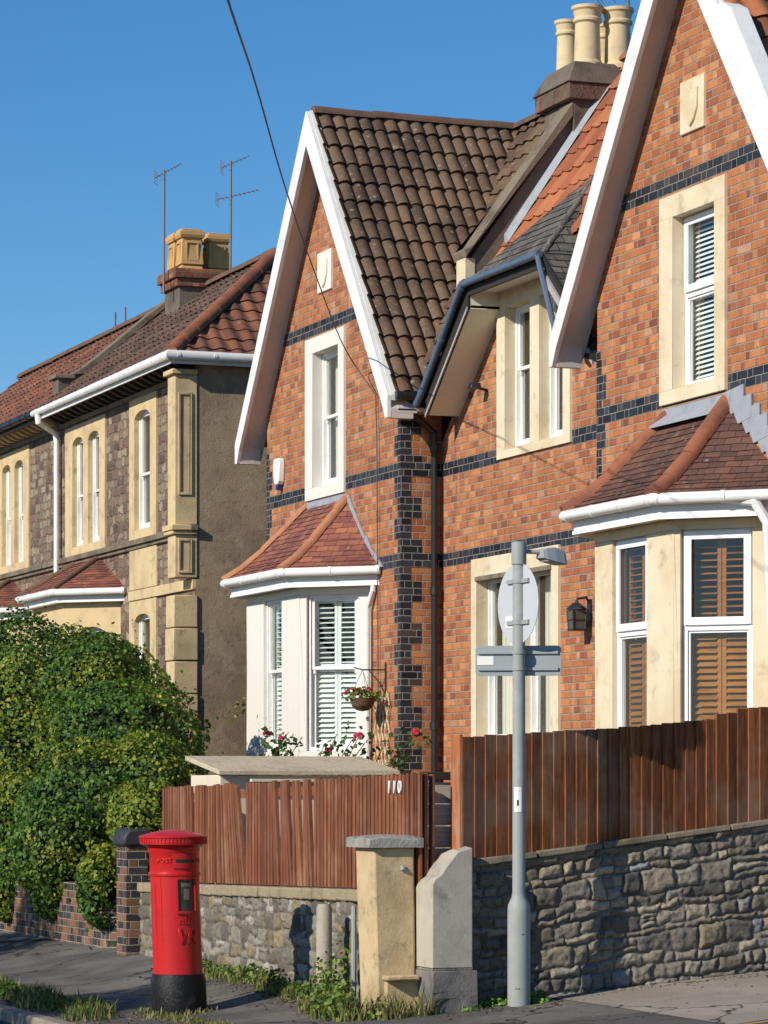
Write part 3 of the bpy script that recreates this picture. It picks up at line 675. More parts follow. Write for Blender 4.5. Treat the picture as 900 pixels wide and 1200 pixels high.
# return wall of the left gable, with bands
m = MB(); m.face([(XL1, 0, .3), (XL1, MW, .3), (XL1, MW, 6.84), (XL1, 0, 6.84)]); m.build('return_wall', 'brick', HL, smooth=0)
for k in (67, 54): m = MB(); m.box(XL1-.03, XL1+.007, .02, MW-.001, k*ROW, (k+2)*ROW); m.build('blue_brick_band', 'blue_brick', HL, smooth=0)
m = MB(); m.face([(XR0, 0, .3), (XR0, 0, 6.84), (XR0, MW, 6.84), (XR0, MW, .3)]); m.build('return_wall', 'brick', HR, smooth=0)
# middle wall, split at the party line
MG = [((-5.4, 6.8), (-.84/1.305, 1/1.305)), ((-3.98, 8.0), (0, 1)), ((-.27, 6.8), (.84/1.305, 1/1.305))]
mid_ops = [(-3.82, -3.06, 6.03, 7.74), (-2.79, -2.1, 6.03, 7.74)]
gf_ops = [(-4.73-.0, -3.66, 2.5, 4.56), (-3.4, -2.44, 2.5, 4.56)]
m = MB(); wall_sheet(m, XL1, PTY-.5, .3, 8.0, [], MG, d=MW); m.build('middle_wall', 'brick', HL, smooth=0, merge=False)
m = MB(); wall_sheet(m, PTY-.5, XR0, .3, 8.0, [(-4.06, -1.92, 5.94, 7.97), (-4.88, -2.25, 2.3, 4.77)], MG, d=MW); m.build('middle_wall', 'brick', HR, smooth=0, merge=False)
band(HL, XL1+.008, PTY-.5, 67, MW-.004); band(HL, XL1+.008, PTY-.5, 54, MW-.004)
band(HR, PTY-.5, -4.08, 67, MW-.004); band(HR, -1.9, XR0, 67, MW-.004); band(HR, PTY-.5, XR0, 54, MW-.004)
F_mid = Matrix.Translation((0, MW, 0))
surround(HR, F_mid, -4.08, -1.9, 5.93, 8.02, mid_ops, 'cream')
for a, b_, c, d in mid_ops: window(HR, F_mid, a+.003, b_-.003, c+.002, d-.002, .1, 'sash', zr=7.0, dressing='curtain')
surround(HR, F_mid, -4.9, -2.23, 2.28, 4.78, gf_ops, 'cream')
for a, b_, c, d in gf_ops: window(HR, F_mid, a+.003, b_-.003, c+.002, d-.002, .12, 'sash', zr=3.6, dressing='curtain')
m = MB(F_mid); m.hexa([(-4.75, -.05, 4.5), (-2.42, -.05, 4.5), (-2.42, .05, 4.5), (-4.75, .05, 4.5), (-4.75, -.05, 4.56), (-2.42, -.05, 4.56), (-2.42, .05, 4.56), (-4.75, .05, 4.56)]); 
m.build('window_hood', 'coping', HR, bevel=.01, smooth=0)
# first floor gable windows
surround(HL, I4, -9.55, -8.0, 5.87, 8.06, [(-9.24, -8.22, 6.03, 7.85)], 'white_stone')
window(HL, I4, -9.237, -8.223, 6.032, 7.848, .11, 'sash', zr=6.98, dressing='curtain')
surround(HR, I4, 1.62, 3.12, 5.92, 8.06, [(1.93, 2.89, 6.06, 7.83)], 'cream')
window(HR, I4, 1.933, 2.887, 6.062, 7.828, .1, 'upvc', zr=7.03, mat='upvc', dressing='blind')
shield(HL, -8.76, 'white_stone'); shield(HR, 2.4, 'cream')
bayL = bay(HL, (-10.68, 0), (-9.95, -.73), (-7.78, -.73), (-7.05, 0), [(.7, 1.46)], [(.11, .85)], 'white_stone', (-9.55, -7.95), 'bay_tile', hipm='ridge_orange', dress='shut_w', style='sash')
bayR = bay(HR, (.84, 0), (1.59, -.75), (3.45, -.75), (4.2, 0), [(.42, 1.24)], [(.07, .8)], 'cream', (1.72, 3.1), 'bay_tile2', hipm='ridge_red', dress='shut_o', style='upvc', lead=True, fr='upvc')
# rest of the bodies: rear, sides, partition, floors
def shell(H, x0, x1, z1, lw=True, rw=True, y1=5.6):
    m = MB()
    m.box(x0, x1, y1, y1+.25, .3, z1)
    if lw: m.box(x0, x0+.12, MW+.01 if x0 > -5 and x0 < 0 else .04, y1, .3, z1)
    if rw: m.box(x1-.2, x1-.003, MW+.01 if x1 < 0 else .04, y1, .3, z1)
    m.build('rear_and_side_wall', 'brick', H, smooth=0)
    m = MB(); m.box(x0+.21, x1-.21, .8, y1-.01, 5.1, 5.3); m.box(x0+.21, x1-.21, 3.0, 3.1, .9, 5.09); m.box(x0+.21, x1-.21, 3.0, 3.1, 5.31, min(z1, 8)); m.box(x0+.21, x1-.21, .8, y1-.01, .85, .95)
    m.build('interior_wall', 'room', H, smooth=0)
shell(HL, XL0, -4.95, 6.8); shell(HR, -4.93, XR1, 6.8)
# roofs of the gables: ridge runs into the house
RY = 2.6
def gslope(H, xc, s, pts_y, mat, tw, tc, **k):
    P = lambda x, y: (x, y, ZA-SL_*abs(x-xc))
    return roof('gable_roof', [P(x, y) for x, y in pts_y], mat, H, tw, tc, **k)
PZ = lambda y: 8.6+1.47*(y-.75)           # main slope
Yv = lambda z: (z-8.6)/1.47+.75
e1 = XLC+HW; YRL = 2.72; PL = lambda y: ZA+1.5*(y-YRL)
for pl in ([(XLC, -.26), (e1, -.26), (e1, .1), (-5.9, .35), (XLC, .9)], [(XLC, .9), (-5.9, .35), (XLC, YRL)], [(e1, .1), (e1, MW+.2), (-5.9, .35)]):
    gslope(HL, XLC, 1, pl, 'ptile', .185, .35, roll=.04, step=.04, prof='pan')
gslope(HL, XLC, -1, [(XLC, -.26), (XLC, 5.6), (XLC-HW, 5.6), (XLC-HW, -.26)], 'ptile', .185, .35, roll=.04, step=.04, prof='pan')
gslope(HR, XRC, 1, [(XRC, -.26), (XRC+HW, -.26), (XRC+HW, 5.6), (XRC, 5.6)], 'rtile2', .3, .3, roll=.045, step=.03, prof='s')
gslope(HR, XRC, -1, [(XRC, -.26), (XRC, Yv(ZA)), (.52, MW), (XRC-HW, MW+.2), (XRC-HW, -.26)], 'rtile2', .3, .3, roll=.045, step=.03, prof='s')
ridge(HL, [(XLC, -.25, ZA+.03), (XLC, YRL, ZA+.03)], 'ridge_brown', .11, .42)
ridge(HR, [(XRC, -.25, ZA+.03), (XRC, 3.5, ZA+.03)], 'ridge_red', .11, .42)
barge(HL, XLC); barge(HR, XRC, True)
# main slopes either side of the party wall
Q = lambda x, y: (x, y, PZ(y)); YR = Yv(ZA)
roof('main_roof', [(XLC, YRL, ZA), (-5.95, .35, PL(.35)), (-4.6, .35, PL(.35)), (-4.6, YRL, ZA)], 'ptile', HL, .3, .3, roll=.03, step=.03, prof='s')
roof('main_roof', [Q(-4.35, MW), Q(.52, MW), Q(XRC, YR), Q(-4.35, YR)], 'rtile', HR, .3, .34, roll=.035, step=.028, prof='roman')
roof('main_roof', [(XLC-HW+.4, YRL, ZA), (-4.6, YRL, ZA), (-4.6, 5.7, 7.0), (XLC-HW, 5.7, 7.0)], 'ptile', HL, .3, .3, roll=.03, step=.03, prof='s')
roof('main_roof', [(-4.6, YR, ZA), (XRC, YR, ZA), (XRC+HW, 5.7, 7.0), (-4.6, 5.7, 7.0)], 'rtile', HR, .3, .34, roll=.035, step=.028, prof='roman')
ridge(HL, [(XLC, YRL, ZA+.03), (-5.3, YRL, ZA+.03)], 'ridge_brown', .11, .42)
ridge(HR, [(-4.3, YR, ZA+.03), (XRC, YR, ZA+.03)], 'ridge_red', .11, .42)
# swept eave of the middle bay: small strips from the verge back to the main slope, then half hip and right slope in slate
V0, V1, V2, V3 = (-5.36, .1, 6.9), (-3.98, .08, 8.04), (-1.67, .08, 8.04), (-.3, .08, 6.89)
roof('swept_roof', [V0, V1, (-4.7, MW, PZ(MW))], 'htile', HL, .3, .26, roll=.03, step=.025, prof='roman')
roof('swept_roof', [V0, (-4.7, MW, PZ(MW)), (-6.0, .35, PL(.35))], 'htile', HL, .3, .26, roll=.03, step=.025, prof='roman')
AP = (-2.55, 1.14, 9.17)
roof('half_hip_roof', [V1, V2, AP], 'slate', HR, .2, .14, 0, .012)
roof('half_hip_roof', [V1, AP, (-4.3, MW+.1, PZ(MW+.1))], 'slate', HR, .2, .14, 0, .012)
roof('dormer_roof', [V2, V3, (V3[0], 1.6, V3[2]), (V2[0], 1.6, V2[2])], 'slate', HR, .2, .14, 0, .012)
roof('dormer_roof', [V2, (V2[0], 1.7, V2[2]), (AP[0], 1.7, AP[2]), AP], 'slate', HR, .2, .14, 0, .012)
ridge(HR, [(V2[0], V2[1], V2[2]-.02), (AP[0], AP[1], AP[2]-.03)], 'slate', .045, .35, 'hip_tiles')
ridge(HR, [(V1[0], V1[1], V1[2]-.02), (AP[0]-.1, AP[1]-.08, AP[2]-.12)], 'slate', .03, .35, 'hip_tiles')
# fascia, soffit and gutter following the verge of the middle bay
m = MB()
def seg(mb, A, B, y0, y1, dz0, dz1):
    mb.hexa([(A[0], y0, A[2]+dz0), (B[0], y0, B[2]+dz0), (B[0], y1, B[2]+dz0), (A[0], y1, A[2]+dz0), (A[0], y0, A[2]+dz1), (B[0], y0, B[2]+dz1), (B[0], y1, B[2]+dz1), (A[0], y1, A[2]+dz1)])
seg(m, V0, V1, .1, .135, -.3, -.03); seg(m, V1, V2, .1, .135, -.16, -.03); seg(m, V2, V3, .1, .135, -.25, -.03); m.build('fascia', 'dark', HR, smooth=0)
m = MB(); seg(m, V0, V1, .085, .1, -.335, -.29); m.build('fascia_bead', 'fascia_grey', HR, smooth=0)
m = MB(); seg(m, V2, V3, .07, .1, -.3, -.2); m.build('fascia_bead', 'fascia_grey', HR, smooth=0)
m = MB(); seg(m, V0, V1, .136, MW+.02, -.3, -.27); seg(m, V1, V2, .136, MW+.02, -.1, -.07); seg(m, V2, V3, .136, MW+.02, -.27, -.24); m.build('soffit', 'soffit_cream', HR, smooth=0)
m = MB(); m.box(V1[0]-.03, V1[0]+.0, .137, MW, V1[2]-.31, V1[2]-.05); m.build('soffit_end', 'soffit_cream', HR, smooth=0)
gutter(HR, [(V0[0]-.16, .04, V0[2]-.14), (V0[0]+.02, .04, V0[2]-.02), (V1[0], .03, V1[2]-.02), (V2[0]+.02, .03, V2[2]-.02)], 'blue_grey', .045)
m = MB(); m.tube([(V2[0]-.02, .02, 8.02), (V2[0]+.04, .02, 7.9), (-1.36, .1, 7.1), (-1.3, .3, 6.9)], .035, 8); m.build('downpipe', 'blue_grey', HR)
# left gable's side gutter and its black downpipe
gutter(HL, [(e1+.03, -.24, ZE-.02), (e1+.03, MW-.05, ZE-.02), (V0[0]-.1, .12, ZE-.05)], 'black', .05)
m = MB(); m.box(XL1, e1, -.2, MW, ZE-.2, ZE-.16); m.build('soffit', 'soffit', HL, smooth=0)
m = MB(); m.tube([(e1-.05, .0, 6.82), (XL1+.2, .05, 6.68), (XL1+.08, .4, 6.45), (XL1+.07, .42, 6.3), (XL1+.07, .42, .9)], .042, 10)
for z in (6.2, 4.4, 2.7): m.tube([(XL1+.07, .42, z), (XL1+.07, .42, z+.1)], .056, 10)
m.build('downpipe', 'black', HL)
m = MB(); m.tube([(-6.86, -.03, 4.72), (-6.84, -.05, 4.5), (-6.98, -.07, 4.3), (-7.0, -.07, 2.3)], .036, 10); m.build('downpipe', 'gutter_white', HL)
m = MB(); m.tube([(3.95, -.5, 4.76), (4.3, -.3, 4.7), (4.36, -.2, 4.5), (4.36, -.1, 2.3)], .05, 10); m.build('downpipe', 'gutter_white', HR)
m = MB(); m.tube([(XR0-.5, .1, 6.72), (XR0-.16, .12, 6.66), (XR0-.1, .35, 6.5), (XR0-.1, .4, 6.35)], .05, 10); gutter(HR, [(XR0-.56, -.24, ZE-.02), (XR0-.56, MW-.05, ZE-.02)], 'black', .05)
m.build('downpipe', 'black', HR)
# party parapet with coping and kneeler
px0, px1 = -4.62, -4.3
m = MB(); m.prism([(px0+.03, .3, 7.75), (px0+.03, .3, 8.42), (px0+.03, 1.6, 10.2), (px0+.03, 2.6, 10.9), (px0+.03, 2.6, 9.2), (px0+.03, .6, 7.75)], (px1-px0-.06, 0, 0)); m.build('party_parapet', 'cement', HR, smooth=0)
m = MB(); m.prism([(px0-.03, .2, 8.4), (px0-.03, .17, 8.49), (px0-.03, .3, 8.56), (px0-.03, 1.62, 10.4), (px0-.03, 1.62, 10.22)], (px1-px0+.06, 0, 0))
m.build('coping', 'coping', HR, bevel=.01, smooth=0)
m = MB(); m.box(px0+.02, px1-.02, .2, .34, 7.92, 8.4); m.build('kneeler', 'cream', HR, bevel=.01)
m = MB(); k = 8
for i in range(k):
    y0, y1 = .72+i*.17, .72+(i+1)*.17
    m.hexa([(px1-.03, y0, PZ(y0)+.03), (px1+.12, y0, PZ(y0)+.06), (px1+.12, y1, PZ(y1)+.06), (px1-.03, y1, PZ(y1)+.03), (px1-.03, y0, PZ(y0)+.16), (px1-.0, y0, PZ(y0)+.16), (px1-.0, y1, PZ(y1)+.16), (px1-.03, y1, PZ(y1)+.16)])
m.build('lead_flashing', 'lead', HR, smooth=0)
# chimney on the party wall
def pot(mb, x, y, z, h, r):
    mb.lathe((x, y, z), [(r*1.2, 0), (r*1.2, .05), (r*1.02, .09), (r*.93, h*.72), (r*1.1, h*.75), (r*1.1, h*.79), (r*.98, h*.82), (r*1.08, h*.92), (r*1.22, h*.95), (r*1.22, h), (r*.85, h), (r*.8, h-.25), (0, h-.25)], 20)
cx0, cx1, cy0, cy1 = -5.25, -4.27, 1.62, 3.2
m = MB(); m.box(cx0+.08, cx1-.0, cy0+.0, cy1, 8.6, 10.42); ch = m.build('chimney', 'cement', HR, bevel=.01)
m = MB(); m.box(cx0-.02, cx1+.07, cy0-.09, cy1+.08, 10.42, 10.62); m.build('chimney_band', stonecol('sooty_brick_band', (.15, .1, .075), [((.3, .13, .08), .52, .62, .8, 2.5), ((.05, .04, .035), .45, .7, .7, 6.)], bump=.8, dist=.02), ch, bevel=.012)
m = MB(); m.hexa([(cx0-.06, cy0-.12, 10.621), (cx1+.1, cy0-.12, 10.621), (cx1+.1, cy1+.12, 10.621), (cx0-.06, cy1+.12, 10.621), (cx0+.12, cy0+.02, 10.9), (cx1-.02, cy0+.02, 10.9), (cx1-.02, cy1, 10.9), (cx0+.12, cy1, 10.9)])
m.build('chimney_cap', 'cement', ch, bevel=.015)
for (x, y, h, r) in ((-4.48, 1.9, .76, .165), (-5.02, 1.86, .7, .13), (-4.98, 2.36, .68, .13), (-4.45, 2.3, .76, .165)):
    m = MB(); pot(m, x, y, 10.86, h, r); m.build('chimney_pot', 'pot_cream', ch, smooth=30)

# ================================================================== stone houses to the left
def stone_house(x0, x1, label, tile, side=False, hip=True, bx=0., kind=0):
    H = thing('stone_house', ((x0+x1)/2, 0, 0), label, 'house', 'terrace of purple rubble houses')
    zt = 8.42
    if kind == 0:
        wins = [(-22.2, -19.66, 5.96, 8.18, [(-21.72, -21.03, 6.1, 7.97), (-20.7, -20.01, 6.1, 7.97)]),
                (-18.2, -16.68, 5.96, 8.22, [(-17.9, -17.02, 6.1, 8.0)]), (-18.2, -16.68, 2.4, 4.97, [(-17.9, -17.02, 2.6, 4.75)])]
    else:
        wins = [(-27.0, -24.75, 5.96, 8.18, [(-26.75, -26.1, 6.1, 7.97), (-25.8, -25.15, 6.1, 7.97)]), (-30.6, -29.1, 5.96, 8.22, [(-30.3, -29.4, 6.1, 8.0)])]
    hole = (-22.2, -19.1, 2.3, 4.9) if kind == 0 else (-28.2, -25.1, 2.3, 4.9)
    m = MB(); wall_sheet(m, x0, x1, .2, zt, [(a+.02, b_-.02, c+.02, d-.02) for a, b_, c, d, _ in wins]+[hole]); m.build('front_wall', 'rub_house', H, smooth=0, merge=False)
    for a, b_, c, d, ops in wins:
        surround(H, I4, a, b_, c, d, ops, 'ochre', arch=.13, d0=-.03)
        for o in ops: window(H, I4, o[0]+.003, o[1]-.003, o[2]+.002, o[3]-.002, .05, 'sash', zr=(o[2]+o[3])/2-.05, dressing='net' if random.random() < .3 else 'curtain')
    m = MB()
    m.box(x0, x1+.1*side, -.1, 0.02, 5.86, 5.95); m.box(x0, x1+.05*side, -.055, 0.02, 5.8, 5.859); m.box(x0, x1+.04*side, -.06, .02, 8.22, 8.3); m.build('string_course', 'coping', H, bevel=.01)
    m = MB(); m.box(-18.2 if kind == 0 else x0, x1, -.05, .02, 4.98, 5.14); m.build('string_course', 'ochre', H, bevel=.01)
    if kind == 0:
        m = MB(); m.box(-15.05, x1+.02, -.33, .03, 5.15, 5.8); m.box(-15.05, x1+.02, -.33, .03, 5.95, 8.22)
        m.box(-15.12, x1+.09, -.4, .02, 5.86, 5.95); m.box(-15.1, x1+.06, -.38, .02, 5.8, 5.859); m.box(-15.1, x1+.07, -.39, .02, 8.221, 8.3)
        for k in range(9): m.box(-15.07-(k % 2)*.015, x1+.035+(k % 2)*.012, -.35-(k % 2)*.01, .03, .4+k*.5, .4+k*.5+.485)
        m.build('pilaster', 'ochre', H, bevel=.015)
        m = MB(); m.box(-18.2, -16.68, -.03, .02, 5.15, 5.8); m.build('apron_panel', 'ochre', H, bevel=.015)
        m = MB(Matrix.Translation((x1+.02, 0, 0)) @ Matrix.Rotation(R(90), 4, 'Z')); ring(m, -.28, -.06, 6.4, 7.95, -.022, .0, .035); m.build('pilaster_panel', 'ochre', H, bevel=.005)
        m = MB(m.M); ring(m, -.28, -.06, 5.22, 5.74, -.022, .0, .035); m.build('pilaster_panel', 'ochre', H, bevel=.005)
    x = x0+.15
    while x < x1-.1:
        m = MB(); m.prism([(x, 0, 8.3), (x, -.14, 8.32), (x, -.3, 8.4), (x, -.3, 8.46), (x, 0, 8.46)], (.13, 0, 0)); x += .36
        m.build('cornice_bracket', 'dark' if kind == 0 else 'ochre', H, smooth=0)
    ye, zr, yr = -.45, 10.5, 2.05; s_ = (zr-8.5)/(yr-ye)
    m = MB(); m.box(x0, x1+(.19 if side else 0), ye+.02, 0, 8.46, 8.485); m.box(x0, x1+(.19 if side else 0), ye, ye+.03, 8.36, 8.48)
    if side: m.box(x1+.17, x1+.2, ye+.031, 5, 8.36, 8.48); m.box(x1, x1+.169, 0, 5, 8.46, 8.485)
    m.build('eaves_board', 'gutter_white' if kind == 0 else 'dark', H, smooth=0)
    if side:
        m = MB(); m.box(x1-.25, x1, .012, 5, .2, 8.46); m.build('side_wall', 'render', H, smooth=0)
        rx = x1-2.3
        roof('roof', [(x0, ye, 8.5), (x1+.2, ye, 8.5), (rx, yr, zr), (x0, yr, zr)], tile, H, .27, .3, roll=.035, step=.025, prof='s')
        roof('hip_roof', [(x1+.2, ye, 8.5), (x1+.2, 4.55, 8.5), (rx, yr, zr)], 'htile2', H, .27, .3, roll=.035, step=.025, prof='s')
        roof('roof', [(x0, 4.55, 8.5), (x1+.2, 4.55, 8.5), (rx, yr, zr), (x0, yr, zr)], tile, H, .27, .3, roll=.035, step=.025, prof='s')
        ridge(H, [(x1+.2, ye, 8.54), (rx, yr, zr+.05)], 'ridge_red', .13, .42, 'hip_tiles')
        ridge(H, [(x0, yr, zr+.05), (rx, yr, zr+.05)], 'ridge_brown', .12, .42)
        gutter(H, [(x0, ye-.05, 8.48), (x1+.26, ye-.05, 8.48), (x1+.26, 4.6, 8.48)], 'gutter_white', .052)
        m = MB(); m.tube([(x0+.35, ye-.06, 8.44), (x0+.35, ye-.04, 8.3), (x0+.05, -.1, 8.15), (x0+.05, -.09, 8.0), (x0+.05, -.09, 1)], .05, 10); m.build('downpipe', 'gutter_white', H)
    else:
        roof('roof', [(x0, ye, 8.5), (x1, ye, 8.5), (x1, yr, zr), (x0, yr, zr)], tile, H, .27, .3, roll=.035, step=.025, prof='s')
        roof('roof', [(x0, 4.55, 8.5), (x1, 4.55, 8.5), (x1, yr, zr), (x0, yr, zr)], tile, H, .27, .3, roll=.035, step=.025, prof='s')
        ridge(H, [(x0, yr, zr+.05), (x1, yr, zr+.05)], 'ridge_brown', .12, .42)
        gutter(H, [(x0, ye-.06, 8.48), (x1, ye-.06, 8.48)], 'black', .062)
    m = MB(); m.box(x0, x1-.26*side, 4.4, 4.6, .2, 8.46); m.box(x0, x0+.15, .03, 4.4, .2, 8.46); m.build('rear_and_side_wall', 'render', H, smooth=0)
    m = MB(); m.box(x0+.16, x1-.26, 2.4, 2.5, .9, 8.4); m.box(x0+.16, x1-.26, .7, 2.39, 5.2, 5.4); m.build('interior_wall', 'room', H, smooth=0)
    # small canted bay
    ox = 0 if kind == 0 else -6.0
    A, B, C, D = (-22.35+ox, 0), (-21.6+ox, -.75), (-19.55+ox, -.75), (-18.8+ox, 0)
    pts = [Vector((*p, 0)) for p in (A, B, C, D)]; body = MB()
    for P, Q_ in zip(pts, pts[1:]):
        L = (Q_-P).length; Mx = frame(P, Q_-P); body.M = Mx; a, b_ = (.14, L-.14) if L < 1.5 else (.5, L-.5)
        body.box(0, a, 0, .2, .3, 4.62); body.box(b_, L, 0, .2, .3, 4.62); body.box(0, L, 0, .2, 4.621, 5.12); body.box(a, b_, 0, .2, .3, 2.4)
        n = 10
        for i in range(n):
            t0, t1 = i/n*2-1, (i+1)/n*2-1; q0, q1 = 4.62-.22*t0*t0, 4.62-.22*t1*t1
            body.hexa([(a+(b_-a)*i/n, 0, q0), (a+(b_-a)*(i+1)/n, 0, q1), (a+(b_-a)*(i+1)/n, .2, q1), (a+(b_-a)*i/n, .2, q0), (a+(b_-a)*i/n, 0, 4.62), (a+(b_-a)*(i+1)/n, 0, 4.62), (a+(b_-a)*(i+1)/n, .2, 4.62), (a+(b_-a)*i/n, .2, 4.62)])
        window(H, Mx, a+.003, b_-.003, 2.402, 4.618, .09, 'sash', zr=3.9, dressing='curtain')
    body.M = I4; body.build('bay_wall', 'ochre', H, smooth=0)
    t = math.tan(R(22.5)); off = lambda d: [(A[0]-d*1.414, 0), (B[0]-d*t, B[1]-d), (C[0]+d*t, C[1]-d), (D[0]+d*1.414, 0)]
    e = off(.22); T = [(-21.5+ox, 0), (-21.5+ox, 0), (-20.1+ox, 0), (-20.1+ox, 0)]
    for i in range(3):
        pl = [(*e[i], 5.22), (*e[i+1], 5.22), (*T[i+1], 5.82), (*T[i], 5.82)]
        if i != 1: pl = pl[:3]
        roof('bay_roof', pl, 'bay_tile', H, .165, .1, 0, .012)
    for i in (1, 2): ridge(H, [(*e[i], 5.25), (*T[i], 5.85)], 'ridge_brown', .06, .3, 'hip_tiles')
    gp = off(.24); gp[0] = (gp[0][0], -.02); gp[3] = (gp[3][0], -.02); gutter(H, [(*p, 5.18) for p in gp], 'gutter_white', .055)
    fm = MB(); q = off(.15)
    for P, Q_ in zip(q, q[1:]):
        e_ = Vector((Q_[0]-P[0], Q_[1]-P[1], 0)); fm.M = frame((P[0], P[1]), e_); fm.box(0, e_.length, 0, .15, 5.02, 5.16)
    fm.M = I4; fm.build('bay_fascia', 'gutter_white', H, smooth=0)
    return H
SH1 = stone_house(-22.6, -14.69, 'purple rubble stone house with ochre window surrounds, rendered side wall and hipped brown roof', 'htile', side=True, kind=0)
SH2 = stone_house(-33.5, -22.602, 'farther rubble stone house with red tiled roof and dark gutter, cut by the left edge', 'htile2', kind=1)
# small party parapet and the chimney between the stone houses
m = MB(); m.prism([(-22.78, -.1, 8.5), (-22.78, -.1, 9.1), (-22.78, .35, 9.22), (-22.78, 2.05, 10.62), (-22.78, 2.05, 10.3)], (.36, 0, 0)); m.build('party_parapet', 'cement', SH1, bevel=.01)
m = MB(); m.prism([(-22.83, .1, 9.16), (-22.83, .4, 9.34), (-22.83, 2.05, 10.72), (-22.83, 2.05, 10.6), (-22.83, .4, 9.2)], (.46, 0, 0)); m.box(-22.85, -22.36, -.16, .2, 9.1, 9.17); m.build('coping', 'coping', SH1, bevel=.01)
m = MB(); m.box(-21.3, -20.45, 1.5, 2.5, 9.4, 10.5); ch = m.build('chimney', 'cement', SH1, bevel=.01)
m = MB(); m.box(-21.36, -20.39, 1.44, 2.56, 10.50, 10.64); m.box(-21.41, -20.34, 1.39, 2.61, 10.64, 10.80); m.build('chimney_band', 'chim_brick', ch, bevel=.01)
for (x, y) in ((-21.05, 1.72), (-20.6, 1.72), (-20.85, 2.28)):
    m = MB(); r = .27 if x != -20.85 else .25
    P = lambda a, z: [(x-a, y-a, z), (x+a, y-a, z), (x+a, y+a, z), (x-a, y+a, z)]
    for (a0_, z0_, a1_, z1_) in ((.2, 10.80, .16, 10.88), (.2, 10.88, .17, 11.33), (.2, 11.33, .22, 11.38), (.22, 11.38, .22, 11.44), (.19, 11.44, .19, 11.48)): m.hexa(P(a0_, z0_)+P(a1_, z1_))
    for s_ in (-1,): m.lathe((x, y-.19, 11.08), [(0, 0)]*2, 3)
    p = m.build('chimney_pot', 'pot_buff', ch, bevel=.006)
    m = MB(); ring(m, x-.11, x+.11, 10.94, 11.26, y-.2, y-.175, .02); m.M = Matrix.Translation((x, y, 0)) @ Matrix.Rotation(R(90), 4, 'Z') @ Matrix.Translation((-x, -y, 0))
    ring(m, x-.11, x+.11, 10.94, 11.26, y-.2, y-.175, .02); m.M = I4; m.build('pot_panel', 'pot_buff', p)
